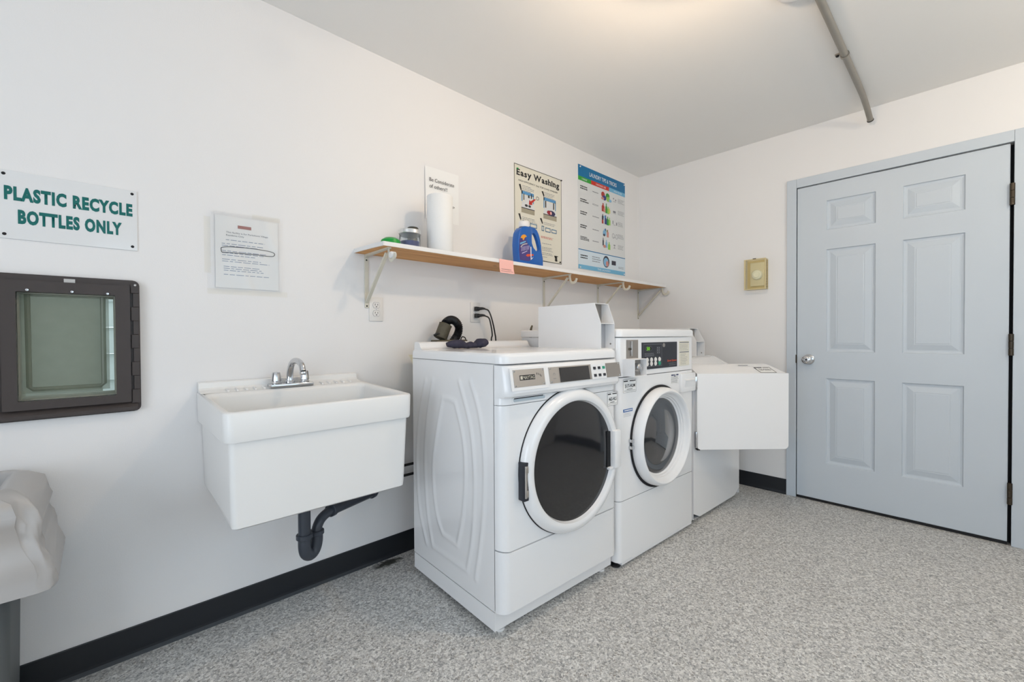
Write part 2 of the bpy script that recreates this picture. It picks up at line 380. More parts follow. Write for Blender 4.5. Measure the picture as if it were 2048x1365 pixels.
def lines_block(x0, x1, z0, z1, n, fill=0.55, ragged=0.25, rnd=None):
    """illegible small print: n rows of word-long dashes"""
    rnd = rnd or random; out = []; h = (z1-z0)/n
    for i in range(n):
        zc = z1-h*(i+0.5); xe = x1-(x1-x0)*rnd.random()*ragged; x = x0
        while x < xe:
            wd = (x1-x0)*(0.06+0.12*rnd.random()); e = min(xe, x+wd)
            if e-x > 0.001: out.append((x, e, zc-h*fill/2, zc+h*fill/2))
            x = e+(x1-x0)*0.03
    return out
def keep(bm): return bm

# ------------------------------------------------------------------ room shell
H = 2.438
struct(link('floor', B(XW-0.12, 0.12, WALL_R-0.12, 0.12, -0.1, 0), M_FLOOR, smooth=False))
struct(link('ceiling', B(XW-0.12, 0.12, WALL_R-0.12, 0.12, H, H+0.1), M_CEIL, smooth=False))
HX0, HX1, HZ0, HZ1 = -3.541, -3.324, 0.899, 1.227      # hatch opening in the left wall
bm = newbm()
box(bm, XW-0.12, HX0, 0, 0.12, 0, H); box(bm, HX1, 0.12, 0, 0.12, 0, H); box(bm, HX0, HX1, 0, 0.12, 0, HZ0); box(bm, HX0, HX1, 0, 0.12, HZ1, H)
struct(link('wall_left', bm, M_WALL, smooth=False))
DY0, DY1, DH = -1.163, -2.104, 2.052                    # door opening in the back wall
bm = newbm()
box(bm, 0, 0.12, DY0, 0, -0.1, H); box(bm, 0, 0.12, WALL_R-0.12, DY1, -0.1, H); box(bm, 0, 0.12, DY1, DY0, DH, H); box(bm, 0.09, 0.12, DY1, DY0, -0.1, DH)
struct(link('wall_back', bm, M_WALL, smooth=False))
bm = newbm()
box(bm, XW, WIN_X0, WALL_R-0.12, WALL_R, -0.1, H); box(bm, WIN_X1, 0.0, WALL_R-0.12, WALL_R, -0.1, H)
box(bm, WIN_X0, WIN_X1, WALL_R-0.12, WALL_R, -0.1, WIN_Z0); box(bm, WIN_X0, WIN_X1, WALL_R-0.12, WALL_R, WIN_Z1, H)
struct(link('wall_right', bm, M_WALL, smooth=False))
bm = newbm()
box(bm, XW-0.12, XW, WALL_R-0.12, GD_Y0, 0, H); box(bm, XW-0.12, XW, GD_Y1, 0.0, 0, H); box(bm, XW-0.12, XW, GD_Y0, GD_Y1, GD_Z1, H); box(bm, XW-0.12, XW, GD_Y0, GD_Y1, 0, 0.08)
struct(link('wall_front', bm, M_WALL, smooth=False))
bm = newbm()
for a in ((GD_Y0, GD_Y0+0.06, 0.08, GD_Z1), (GD_Y1-0.06, GD_Y1, 0.08, GD_Z1), ((GD_Y0+GD_Y1)/2-0.03, (GD_Y0+GD_Y1)/2+0.03, 0.08, GD_Z1), (GD_Y0, GD_Y1, 0.08, 0.2), (GD_Y0, GD_Y1, GD_Z1-0.06, GD_Z1)):
    box(bm, XW-0.05, XW+0.01, a[0], a[1], a[2], a[3])
d2_ = struct(link('added_entrance', bm, M_PLASTIC, smooth=False))  # unseen entrance frame, added to go with the fill light
link('sky_blocker', B(XW-0.119, XW-0.112, GD_Y0, GD_Y1, 0.08, GD_Z1), M_PLASTIC, d2_, smooth=False)  # opaque sheet added to keep sky light out of the entrance
bm = newbm()
for a in ((WIN_X0, WIN_X0+0.05, WIN_Z0, WIN_Z1), (WIN_X1-0.05, WIN_X1, WIN_Z0, WIN_Z1), (WIN_X0, WIN_X1, WIN_Z0, WIN_Z0+0.05), (WIN_X0, WIN_X1, WIN_Z1-0.05, WIN_Z1), (WIN_X0, WIN_X1, 1.40, 1.44)):
    box(bm, a[0], a[1], WALL_R-0.06, WALL_R+0.01, a[2], a[3])
wn = struct(link('window_1', bm, M_PLASTIC, smooth=False))
link('sky_blocker', B(WIN_X0, WIN_X1, WALL_R-0.119, WALL_R-0.112, WIN_Z0, WIN_Z1), M_PLASTIC, wn, smooth=False)  # opaque sheet added to keep sky light out of the window
def cove(name, prof_dir, a0, a1):
    prof = [(0, 0), (0.011, 0), (0.009, 0.004), (0.0055, 0.012), (0.0045, 0.02), (0.0045, 0.1), (0.003, 0.1025), (0, 0.1025)]
    bm = newbm()
    if prof_dir == 'y': prism(bm, prof, lambda p: (a0, -p[0], p[1]), lambda p: (a1, -p[0], p[1]))
    else: prism(bm, prof, lambda p: (-p[0], a0, p[1]), lambda p: (-p[0], a1, p[1]))
    return struct(link(name, bm, M_RUBBER, smooth=False))
cove('baseboard_left', 'y', XW, 0.0); cove('baseboard_back', 'x', -1.107, -0.012); cove('baseboard_right', 'x', WALL_R, -2.165)

# door frame and door
bm = newbm()
FX = -0.012
box(bm, FX, 0.09, DY0, -1.108, 0, 2.11, bevel=0.002); box(bm, FX, 0.09, DY1-0.06, DY1, 0, 2.11, bevel=0.002)
box(bm, FX, 0.09, DY1+0.0005, DY0-0.0005, DH, 2.11, bevel=0.002)
fr = struct(link('trim_1', bm, M_BLUE, smooth=False)); fr.name = 'trim_1'
bm = newbm()
box(bm, 0.05, 0.089, DY1, DY0, 0.0, DH); struct(link('gap_shade_back', bm, M_DARK, smooth=False))  # dark sheet painting in the shade behind the door gaps
LY0, LY1, LZ0, LZ1 = -1.167, -2.091, 0.018, 2.046
door = struct(thing('door_1', 'x', 'x', (0, (LY0+LY1)/2, LZ0)))
del door['label']; del door['category']
ys = [LY0, -1.326, -1.567, -1.687, -1.935, LY1]
zs = [LZ0, 0.257, 0.803, 0.972, 1.625, 1.747, 1.934, LZ1]
bm = newbm(); X0 = -0.004
def q(bm, pts): return bm.faces.new([bm.verts.new(p) for p in pts])
cells = []
for i in range(5):
    for j in range(7):
        if i in (1, 3) and j in (1, 3, 5): cells.append((ys[i], ys[i+1], zs[j], zs[j+1])); continue
        q(bm, [(X0, ys[i], zs[j]), (X0, ys[i+1], zs[j]), (X0, ys[i+1], zs[j+1]), (X0, ys[i], zs[j+1])])
bmesh.ops.remove_doubles(bm, verts=bm.verts, dist=1e-5)
box(bm, 0.016, 0.04, LY1, LY0, LZ0, LZ1)
for a in ((LY0-0.002, LY0, LZ0, LZ1), (LY1, LY1+0.002, LZ0, LZ1)): box(bm, X0, 0.04, a[0], a[1], a[2], a[3])
for a in (LZ0, LZ1-0.002): box(bm, X0, 0.04, LY1, LY0, a, a+0.002)
leaf = link('door_leaf', bm, M_BLUE, door, smooth=False)
for (a, b, c, d) in cells:
    bm = newbm(); rings = []
    for ins, dep in ((0, 0), (0.004, 0.008), (0.014, 0.0105), (0.02, 0.0105), (0.05, 0.002), (0.054, 0.0025), (0.058, 0.001)):
        rings.append([bm.verts.new((X0+dep, y, z)) for y, z in ((a-ins, c+ins), (b+ins, c+ins), (b+ins, d-ins), (a-ins, d-ins))])
    for r0, r1 in zip(rings, rings[1:]):
        for k in range(4): bm.faces.new((r0[k], r0[(k+1) % 4], r1[(k+1) % 4], r1[k]))
    bm.faces.new(rings[-1]); link('door_panel', bm, M_BLUE, leaf, smooth=False)
KY, KZ = -1.233, 0.921
bm = newbm(); lathe(bm, [(0.0, -0.0), (0.033, 0.0), (0.033, -0.006), (0.026, -0.012), (0.014, -0.016), (0.013, -0.03), (0.022, -0.036), (0.028, -0.05), (0.026, -0.064), (0.018, -0.071), (0.012, -0.072), (0.011, -0.069), (0.0, -0.069)], 0, (X0, KY, KZ), 40)
link('door_gap_shade', B(X0+0.004, 0.035, LY1, LY0, 0.001, LZ0), M_DARK, door, smooth=False)  # dark strip standing in for the shade of the gap under the door
kn = link('door_knob', bm, M_CHROME, door)
bm = newbm(); box(bm, X0-0.0705, X0-0.069, KY-0.0015, KY+0.0015, KZ-0.006, KZ+0.006); lathe(bm, [(0, -0.0695), (0.005, -0.0695), (0.005, -0.0688)], 0, (X0, KY, KZ), 16)
link('keyhole', bm, M_DARK, kn)
bm = B(-0.0135, -0.011, DY0-0.004, DY0+0.002, 0.895, 0.95); link('strike_plate', bm, M_BRONZE, door)
for z in (0.268, 1.027, 1.787):
    hg = newbm()
    for k in range(3):
        lathe(hg, [(0, -0.018), (0.0085, -0.018), (0.0095, -0.017), (0.0095, 0.017), (0.0085, 0.018), (0, 0.018)], 2, (-0.014, -2.098, z-0.037+k*0.037), 16)
    box(hg, -0.006, 0.03, -2.1, -2.096, z-0.054, z+0.054)
    link('hinge', hg, M_BRONZE, door)

# ------------------------------------------------------------------ outside, seen through the hatch
g = struct(link('wall_outside', B(-4.6, -3.36, 0.62, 0.66, -0.1, 2.4), M_SIDING, smooth=False))
sd = struct(thing('trim_3', 'x', 'x', (-3.0, 0.62, 0))); del sd['label']; del sd['category']
for k in range(14):
    z = 0.1+k*0.115
    bm = prism_x([(0.60, z), (0.64, z), (0.64, z+0.113), (0.613, z+0.113)], -3.36, -2.0); link('siding_board', bm, M_SIDINGW, sd, smooth=False)
struct(link('trim_4', B(-4.6, -2.0, 0.13, 0.9, -0.14, -0.1), M_TUNNEL, smooth=False))

# ------------------------------------------------------------------ bottle hatch with vinyl flap
h = thing('flap_hatch', 'dark brown metal hatch frame with a cloudy vinyl flap set in the wall', 'hatch', (-3.433, 0, 0.84))
OX0, OX1, OZ0, OZ1 = -3.603, -3.263, 0.840, 1.281
def frame_ring(outer, inner, y0, y1, bm=None):
    bm = bm or newbm(); n = len(outer)
    vo0 = [bm.verts.new((x, y0, z)) for x, z in outer]; vo1 = [bm.verts.new((x, y1, z)) for x, z in outer]
    vi0 = [bm.verts.new((x, y0, z)) for x, z in inner]; vi1 = [bm.verts.new((x, y1, z)) for x, z in inner]
    for i in range(n):
        j = (i+1) % n
        bm.faces.new((vo0[i], vo0[j], vo1[j], vo1[i])); bm.faces.new((vi0[j], vi0[i], vi1[i], vi1[j]))
        bm.faces.new((vo1[i], vo1[j], vi1[j], vi1[i])); bm.faces.new((vo0[j], vo0[i], vi0[i], vi0[j]))
    return bm
def samp(x0, x1, z0, z1, r): return rrect(x0, x1, z0, z1, r, 4)
bm = frame_ring(samp(OX0, OX1, OZ0, OZ1, 0.018), samp(HX0-0.006, HX1+0.006, HZ0-0.008, HZ1+0.004, 0.002), 0, -0.016)
fb = link('hatch_frame', bm, M_BROWN, h, angle=30)
bm = frame_ring(samp(HX0-0.03, HX1+0.036, HZ0-0.026, HZ1+0.034, 0.004), samp(HX0, HX1, HZ0, HZ1, 0.002), -0.012, -0.028)
link('inner_frame', bm, M_BROWN, h, angle=30)
link('bottom_lip', prism_x([(0, 0.84), (-0.03, 0.846), (-0.03, 0.856), (-0.016, 0.872), (0, 0.872)], OX0+0.012, OX1-0.008), M_BROWN, h, smooth=False)
for s, xx in ((1, OX1), (-1, OX0)):
    bm = newbm(); zz = 0.868; k = 0
    while zz < 1.262:
        wd = 0.017 if k % 2 else 0.023
        box(bm, min(xx-s*0.002, xx-s*wd), max(xx-s*0.002, xx-s*wd), -0.024, -0.012, zz, min(zz+0.046, 1.268), bevel=0.0015); zz += 0.0462; k += 1
    link('slide_rail', bm, M_BROWN, h, smooth=False)
for px, py in ((54, 580), (144, 584), (215, 588)):
    x, z = WA(px, py, -0.028); link('screw', lathe(newbm(), [(0, -0.0045), (0.0035, -0.004), (0.005, -0.001), (0.005, 0.0)], 1, (x, -0.028, z), 14), M_CHROME, h)
for px, py in ((270, 571), (252, 772)):
    x, z = WA(px, py, -0.026); link('screw', lathe(newbm(), [(0, -0.003), (0.003, -0.003), (0.004, 0.0)], 1, (x, -0.024, z), 14), M_STEEL, h)
x, z = WA(139, 563, -0.018); link('maker_plate', B(x-0.0125, x+0.0125, -0.0185, -0.016, z-0.007, z+0.007), M_STEEL, h)
bm = frame_ring([(HX0-0.001, HZ0-0.001), (HX1+0.001, HZ0-0.001), (HX1+0.001, HZ1+0.001), (HX0-0.001, HZ1+0.001)], [(HX0+0.004, HZ0+0.004), (HX1-0.004, HZ0+0.004), (HX1-0.004, HZ1-0.004), (HX0+0.004, HZ1-0.004)], 0.12, 0.0)
link('tunnel', bm, M_TUNNEL, h, smooth=False)
# flap: thick ridge round a thin sheet, hanging a little inward
fl0, fl1, fz0, fz1 = HX0+0.006, HX1-0.016, 0.918, 1.222
bm = newbm()
def flap_pt(x, z, d): return (x, 0.012+(fz1-z)*0.05-d, z)
G = 14
for i in range(G):
    for j in range(G):
        xs_ = [fl0+(fl1-fl0)*(i+a)/G for a in (0, 1)]; zs_ = [fz0+(fz1-fz0)*(j+a)/G for a in (0, 1)]
        q(bm, [flap_pt(xs_[0], zs_[0], 0), flap_pt(xs_[1], zs_[0], 0), flap_pt(xs_[1], zs_[1], 0), flap_pt(xs_[0], zs_[1], 0)])
bmesh.ops.remove_doubles(bm, verts=bm.verts, dist=1e-5)
flap = link('flap', bm, M_VINYL, h)
ring = [(p[0], p[1]) for p in rrect(fl0+0.012, fl1-0.012, fz0+0.014, fz1+0.03, 0.006, 3)]
pth = [Vector(flap_pt(x, min(z, fz1), 0.002)) for x, z in ring if z < fz1+0.02]
pth = [Vector(flap_pt(fl0+0.014, fz1, 0.002)), Vector(flap_pt(fl0+0.014, fz0+0.02, 0.002)), Vector(flap_pt(fl0+0.022, fz0+0.012, 0.002)), Vector(flap_pt(fl1-0.022, fz0+0.012, 0.002)), Vector(flap_pt(fl1-0.014, fz0+0.02, 0.002)), Vector(flap_pt(fl1-0.014, fz1, 0.002))]
link('flap_ridge', T_(pth, 0.0065, 8), M_VINYL, flap)
bm = newbm()
for s, px, py in (('O', 174, 642), ('R', 166, 659), ('C', 164, 675)):
    x, z = WA(px, py, 0.02); p = flap_pt(x, z, 0.0015); text_on(bm, s, p, (1, 0, 0), (0, 0, 1), 0.010, 0.012)
link('moulded_letters', bm, M_VINYL, flap, smooth=False)

# ------------------------------------------------------------------ recycling sign
s = thing('recycling_sign', 'white plastic wall sign with green capital lettering about bottles', 'sign', (-3.42, 0, 1.383))
link('plate', B(-3.575, -3.265, -0.004, 0, 1.384, 1.586, bevel=0.001), M_SIGN, s, smooth=False)
def txtpx(sx, p0, p1, hh):  # text rectangle from pixel of lower left / lower right and cap height in px at the left
    pass
x0, z0 = WA(8.5, 400); x1, z1 = WA(265, 434); _, zt = WA(8.5, 371)
link('lettering', text_y('PLASTIC RECYCLE', x0, x1, (z0+z1)/2, (z0+z1)/2+(zt-z0), -0.0046, 0.055, space=1.15), M_TEAL, s, smooth=False)
x0, z0 = WA(36.5, 450); x1, z1 = WA(244, 471); _, zt = WA(36.5, 421)
link('lettering', text_y('BOTTLES ONLY', x0, x1, (z0+z1)/2, (z0+z1)/2+(zt-z0), -0.0046, 0.055, space=1.15), M_TEAL, s, smooth=False)
for px, py in ((7, 347), (264, 389), (9, 468), (265, 494)):
    x, z = WA(px, py); link('screw', lathe(newbm(), [(0, -0.0065), (0.003, -0.006), (0.0045, -0.004)], 1, (x, 0, z), 14), M_DARK, s)

# ------------------------------------------------------------------ notice in plastic sleeve
n = thing('sleeved_notice', 'white printed notice in a crinkled clear plastic sleeve taped up above the sink', 'notice', (-2.94, 0, 1.27))
NX0, NX1, NZ0, NZ1 = -3.044, -2.828, 1.277, 1.552
link('sheet', B(NX0, NX1, -0.003, -0.002, NZ0, NZ1), M_PAPER, n, smooth=False)
def N_(cx, cy): return WA(390+cx/6.5, 400+cy/6.5)
x0, z0 = N_(553, 375); x1, z1 = N_(728, 370)
link('red_bar', quads([(x0, x1, z0, z0+0.012)], -0.0034), M_REDBAR, n, smooth=False)
bm = newbm()
xa, za = N_(402, 430); xb, zb = N_(945, 495)
text_y('This facility is for Parkshore Village', xa, xb, za-0.001, za+0.0065, -0.0034, 0.005, bm=bm)
xa, za = N_(402, 465); xb, zb = N_(635, 490)
text_y('Residents Only', xa, xb, za-0.002, za+0.0055, -0.0034, 0.005, bm=bm)
link('heading', bm, M_GREYINK, n, smooth=False)
bl = []
for (ax, ay, bx, by, k) in ((398, 505, 945, 550, 1), (345, 550, 945, 600, 2), (350, 645, 960, 690, 2), (350, 700, 830, 720, 1), (350, 755, 985, 800, 2), (370, 850, 925, 910, 3), (372, 955, 975, 985, 1)):
    a = N_(ax, ay); b = N_(bx, by); zt = a[1]; bl += lines_block(a[0], b[0], zt-0.0075*k, zt, k, 0.3, 0.25)
link('small_print', quads(bl, -0.0034), M_BLUEINK, n, smooth=False)
a = N_(340, 650); b = N_(1030, 650)
pts = [N_(cx, cy) for cx, cy in ((345, 680), (338, 650), (345, 620), (430, 612), (560, 620), (700, 632), (860, 655), (985, 680), (1030, 705), (1020, 735), (960, 738), (800, 718), (600, 700), (450, 688), (345, 680))]
link('pen_loop', T_(spline([(x, -0.0036, z) for x, z in pts], 4), 0.0011, 6), M_INK, n)
bm = newbm(); G = 26; SX0, SX1, SZ0, SZ1 = -3.062, -2.818, 1.268, 1.568
gv = [[bm.verts.new((SX0+(SX1-SX0)*i/G, -0.0068-0.003*noise.noise(Vector((i*0.16, j*0.10, 3.1)))-(0.0035*max(0, 1-abs(i*0.9+j*0.42-13)/1.6) if j < 15 else 0)-0.003*max(0, 1-i/3)*abs(noise.noise(Vector((1, j*0.33, 2))))-(0.003*max(0, 1-abs(i-22-(j-20)*-0.3)/1.5) if j > 15 else 0), SZ0+(SZ1-SZ0)*j/G)) for j in range(G+1)] for i in range(G+1)]
for i in range(G):
    for j in range(G): bm.faces.new((gv[i][j], gv[i+1][j], gv[i+1][j+1], gv[i][j+1]))
link('sleeve', bm, M_CLEAR, n, angle=60)
bm = B(-3.07, -2.795, -0.0012, -0.0002, 1.252, 1.272); link('tape', bm, M_TAPE, n, smooth=False)
bm = B(-3.078, -3.058, -0.0012, -0.0002, 1.33, 1.54); link('tape', bm, M_TAPE, n, smooth=False)
bm = B(-2.92, -2.82, -0.0012, -0.0002, 1.556, 1.574); link('tape', bm, M_TAPE, n, smooth=False)

# ------------------------------------------------------------------ utility sink
sk = thing('utility_sink', 'white moulded utility sink hung on the wall with chrome faucet', 'sink', (-2.8, 0, 0.51)); sk.location.y = -0.0025
SX0, SX1, SF = -3.107, -2.494, -0.49
def side_z(y):  # rim height climbs towards the wall
    t = min(1, max(0, (y+0.17)/0.12)); t = t*t*(3-2*t); return 0.868+0.02*t
plan = rrect(SX0, SX1, SF, 0.0, 0.028, 6)
plan = [(x, min(y, 0)) for x, y in plan]
plan_o = [p for p in rrect(SX0, SX1, SF, 0.03, 0.028, 6)]
def loop(pts, zf, bm, cl=True): return [bm.verts.new((x, min(y, -0.0005), zf(y) if callable(zf) else zf)) for x, y in pts]
def bridge(bm, a, b):
    n_ = len(a)
    for i in range(n_): bm.faces.new((a[i], a[(i+1) % n_], b[(i+1) % n_], b[i]))
def inset_plan(x0, x1, y0, y1, r): return rrect(x0, x1, y0, y1, r, 6)
bm = newbm()
L = [loop(inset_plan(SX0+0.012, SX1-0.012, SF+0.012, 0.03, 0.028), 0.786, bm),
     loop(inset_plan(SX0+0.003, SX1-0.004, SF+0.004, 0.03, 0.028), 0.778, bm),
     loop(inset_plan(SX0+0.002, SX1-0.002, SF+0.002, 0.03, 0.028), 0.784, bm),
     loop(inset_plan(SX0, SX1, SF, 0.03, 0.028), lambda y: side_z(y)-0.006, bm),
     loop(inset_plan(SX0+0.002, SX1-0.002, SF+0.002, 0.03, 0.028), lambda y: side_z(y)-0.0015, bm),
     loop(inset_plan(SX0+0.007, SX1-0.007, SF+0.007, 0.025, 0.026), side_z, bm)]
IN = [(0.016, -0.085, 0.0, 0.024), (0.022, -0.092, 0.004, 0.028), (0.026, -0.095, 0.014, 0.03)]
inner = []
for ins, yb, dz, r in IN:
    inner.append([bm.verts.new((x, y, side_z(y)-dz)) for x, y in inset_plan(SX0+ins, SX1-ins, SF+ins, yb, r)])
for ins, yb, z, r in ((0.034, -0.105, 0.70, 0.03), (0.045, -0.115, 0.56, 0.035), (0.06, -0.13, 0.545, 0.035)):
    inner.append([bm.verts.new((x, y, z)) for x, y in inset_plan(SX0+ins, SX1-ins, SF+ins, yb, r)])
for a, b in zip(L, L[1:]): bridge(bm, a, b)
bridge(bm, L[-1], inner[0])
for a, b in zip(inner, inner[1:]): bridge(bm, a, b)
bm.faces.new(inner[-1])
rim = link('rim', bm, M_SINK, sk, angle=50)
bm = newbm()
L = [loop(inset_plan(SX0+0.014, SX1-0.014, SF+0.014, 0.03, 0.018), 0.785, bm),
     loop(inset_plan(SX0+0.020, SX1-0.024, SF+0.022, 0.03, 0.018), 0.54, bm),
     [bm.verts.new((x, min(y, -0.0005), 0.517+0.028*(1+min(y, 0)/0.47))) for x, y in inset_plan(SX0+0.022, SX1-0.026, SF+0.024, 0.03, 0.018)],
     [bm.verts.new((x, min(y, -0.0005), 0.511+0.028*(1+min(y, 0)/0.47))) for x, y in inset_plan(SX0+0.03, SX1-0.034, SF+0.032, 0.03, 0.015)]]
for a, b in zip(L, L[1:]): bridge(bm, a, b)
bm.faces.new(L[-1])
link('basin', bm, M_SINK, sk, angle=40)
bm = newbm()
prof = [(0, 0.872), (-0.075, 0.885), (-0.05, 0.889), (-0.03, 0.893), (-0.021, 0.9), (-0.018, 0.918), (-0.012, 0.922), (0, 0.922)]
prism_x(prof, SX0+0.003, -2.512, bm); link('backsplash', bm, M_SINK, sk, smooth=False)
for a, b in ((-3.02, -2.90), (-2.68, -2.56)):
    for k in range(5):
        xx = a+(b-a)*k/4; link('soap_rib', T_([(xx, -0.035, 0.8925), (xx, -0.07, 0.8885)], 0.004, 8), M_SINK, sk)
# faucet
fb = link('faucet', B(-2.884, -2.722, -0.088, -0.036, 0.886, 0.902, bevel=0.004), M_CHROME, sk)
def knob(cx):
    bm = newbm(); prof = [(0.018, 0.902), (0.0185, 0.906), (0.0165, 0.908), (0.0165, 0.912), (0.018, 0.914), (0.0148, 0.944), (0.013, 0.948), (0.0, 0.948)]
    lathe(bm, prof, 2, (cx, -0.066, 0), 16)
    box(bm, cx-0.006, cx+0.006, -0.064, -0.036, 0.918, 0.942, bevel=0.003)
    link('tap_handle', bm, M_CHROME, fb, angle=20)
knob(-2.858); knob(-2.752)
sp = spline([(-2.806, -0.058, 0.902), (-2.806, -0.058, 0.935), (-2.805, -0.075, 0.972), (-2.803, -0.105, 0.991), (-2.80, -0.145, 0.992), (-2.797, -0.176, 0.978), (-2.796, -0.188, 0.955)], 8)
bm = newbm(); tube(bm, sp, lambda i, N: 0.0125-0.0015*i/N, 16)
lathe(bm, [(0.0, 0.902), (0.019, 0.902), (0.019, 0.909), (0.016, 0.912), (0.0155, 0.919), (0.0, 0.919)], 2, (-2.806, -0.058, 0), 24)
lathe(bm, [(0.0, 0.954), (0.012, 0.955), (0.0135, 0.951), (0.0135, 0.945), (0.012, 0.942), (0.0, 0.942)], 2, (-2.7955, -0.190, 0), 24)
link('spout', bm, M_CHROME, fb)
# trap
bm = newbm(); tube(bm, [(-2.817, -0.25, 0.54), (-2.817, -0.25, 0.32)], 0.0215, 20); tp = link('drain_trap', bm, M_ABS, sk)
u = [(-2.817, -0.25, 0.345), (-2.817, -0.25, 0.30), (-2.810, -0.247, 0.274), (-2.793, -0.239, 0.262), (-2.775, -0.230, 0.272), (-2.766, -0.226, 0.30), (-2.765, -0.225, 0.335)]
link('u_bend', T_(spline(u, 6), 0.0225, 20), M_ABS, tp)
e = [(-2.765, -0.225, 0.325), (-2.763, -0.224, 0.348), (-2.748, -0.217, 0.372), (-2.722, -0.203, 0.384), (-2.69, -0.187, 0.388)]
link('elbow', T_(spline(e, 6), 0.0185, 20), M_ABS, tp)
link('waste_arm', T_([(-2.70, -0.192, 0.388), (-2.43, -0.023, 0.3538)], lambda i, N: 0.021, 20), M_ABS, tp)
def nut(c, d, r, w):
    c = Vector(c); d = Vector(d).normalized(); link('slip_nut', T_([c-d*w, c-d*w*0.8, c+d*w*0.8, c+d*w], lambda i, N: r*(0.93 if i in (0, N-1) else 1), 24), M_ABS, tp)
nut((-2.817, -0.25, 0.342), (0, 0, 1), 0.029, 0.009); nut((-2.765, -0.225, 0.333), (0, 0, 1), 0.027, 0.008)
nut((-2.693, -0.188, 0.388), (0.3, 0.19, -0.03), 0.026, 0.011); nut((-2.45, -0.0385, 0.3565), (0.3, 0.19, -0.03), 0.025, 0.012)

# two thin supply lines along the wall between the sink and the first machine
for z, wd in ((0.452, 'upper'), (0.402, 'lower')):
    t = link('supply_line', T_([(-2.50, -0.05, z), (-2.15, -0.05, z)], 0.0065, 12), M_BLACKP, loc=(-2.3, -0.05, z))
    tag(t, wd+' of two thin black water lines on the wall between sink and dryer', 'pipe', 'supply lines by the sink')

# ------------------------------------------------------------------ washing machines
def front_plan(x0, x1, yb, yf, r=0.04, n=6):
    """plan outline: flat back, rounded front corners"""
    out = [(x0, yb)]
    for i in range(n+1):
        a = PI+PI/2*i/n; out.append((x0+r+r*math.cos(a), yf+r+r*math.sin(a)))
    for i in range(n+1):
        a = 1.5*PI+PI/2*i/n; out.append((x1-r+r*math.cos(a), yf+r+r*math.sin(a)))
    out.append((x1, yb)); return out
def P(root, name, bm, m, parent=None, **k): return link(name, bm, m, parent or root, world=False, **k)
def sticker(root, x0, x1, z0, z1, y, code, parent=None):
    st = P(root, 'id_sticker', B(x0, x1, y-0.0006, y, z0, z1), M_PAPER, parent, smooth=False)
    yy = y-0.0011; w_, h_ = x1-x0, z1-z0
    if parent is not None and parent is not root: return st
    bm = newbm(); text_y(code, x0+0.14*w_, x1-0.08*w_, z0+0.36*h_, z0+0.62*h_, yy, 0.02, bm=bm)
    quads([(x0+0.04*w_, x0+0.36*w_, z0+0.82*h_, z0+0.90*h_), (x0+0.5*w_, x0+0.96*w_, z0+0.83*h_, z0+0.9*h_), (x0+0.28*w_, x0+0.72*w_, z0+0.22*h_, z0+0.26*h_), (x0+0.06*w_, x0+0.94*w_, z0+0.12*h_, z0+0.14*h_)], yy, bm)
    t = 0.0009
    quads([(x0, x1, z1-t, z1), (x0, x1, z0, z0+t), (x0, x0+t, z0, z1), (x1-t, x1, z0, z1)], yy, bm)
    P(root, 'printed_code', bm, M_INK, st, smooth=False); return st

# --- first machine: big dryer
DA = math.radians(-2.2)
D = thing('commercial_dryer', 'white commercial dryer with large black round door and embossed side', 'dryer', (-2.344, -0.79, 0), DA)
DW, DD = 0.69, 0.594
DO, Dex, Dey = Vector((-2.344, -0.79, 0)), Vector((math.cos(DA), math.sin(DA), 0)), Vector((-math.sin(DA), math.cos(DA), 0))
def Dpix(px, py, axis, val):
    d = fw*F_PX+rt*(px-1024)+up*(682.5-py); c = CAM-DO
    cl = (c.dot(Dex), c.dot(Dey), c.z); dl = (d.dot(Dex), d.dot(Dey), d.z); t = (val-cl[axis])/dl[axis]
    return Vector([cl[k]+dl[k]*t for k in range(3)])
P(D, 'cabinet', B(0.004, DW-0.002, 0.002, DD, 0.09, 0.985), M_ENAMEL, smooth=False)
# embossed side: a fine grid raised along the pressed ridges
def E_(cx, cy):
    p = Dpix(800+cx/2.274, 680+cy/2.274, 0, 0.0); return (p.y, p.z)
def poly2(pts, n=5):
    s_ = spline([Vector((*E_(*p), 0)) for p in pts], n); return [(v.x, v.y) for v in s_]
ridges = [poly2([(118, 185), (92, 330), (80, 480), (80, 620), (92, 780), (122, 925)]),
          poly2([(150, 185), (128, 330), (116, 480), (116, 620), (127, 790), (150, 940)]), poly2([(150, 940), (225, 993), (306, 1052)]),
          poly2([(306, 1052), (330, 900), (340, 720), (337, 560), (318, 380), (270, 190)]),
          poly2([(322, 190), (358, 320), (380, 480), (385, 650), (374, 860), (345, 1090)]),
          poly2([(195, 265), (168, 420), (152, 560), (156, 700), (172, 810), (196, 885)]), poly2([(196, 885), (262, 935)]),
          poly2([(262, 935), (288, 790), (298, 620), (288, 450), (252, 285)]), poly2([(195, 265), (225, 270), (252, 285)])]
def segd(p, a, b):
    ax, ay = b[0]-a[0], b[1]-a[1]; L2 = ax*ax+ay*ay
    t = max(0, min(1, ((p[0]-a[0])*ax+(p[1]-a[1])*ay)/L2)) if L2 > 0 else 0
    return math.hypot(p[0]-a[0]-ax*t, p[1]-a[1]-ay*t)
def ridge_h(p):
    best = 1
    for r_ in ridges:
        for a, b in zip(r_, r_[1:]):
            if abs(p[0]-a[0]) < 0.09 and abs(p[1]-a[1]) < 0.13:
                dd = segd(p, a, b)
                if dd < best: best = dd
    return 0.0042*math.exp(-(best/0.0085)**2)
bm = newbm(); NY, NZ = 76, 108
gy = [0.0005+(DD-0.0005)*i/NY for i in range(NY+1)]; gz = [0.0925+(0.984-0.0925)*j/NZ for j in range(NZ+1)]
gv = [[bm.verts.new((0.0-ridge_h((y, z)), y, z)) for z in gz] for y in gy]
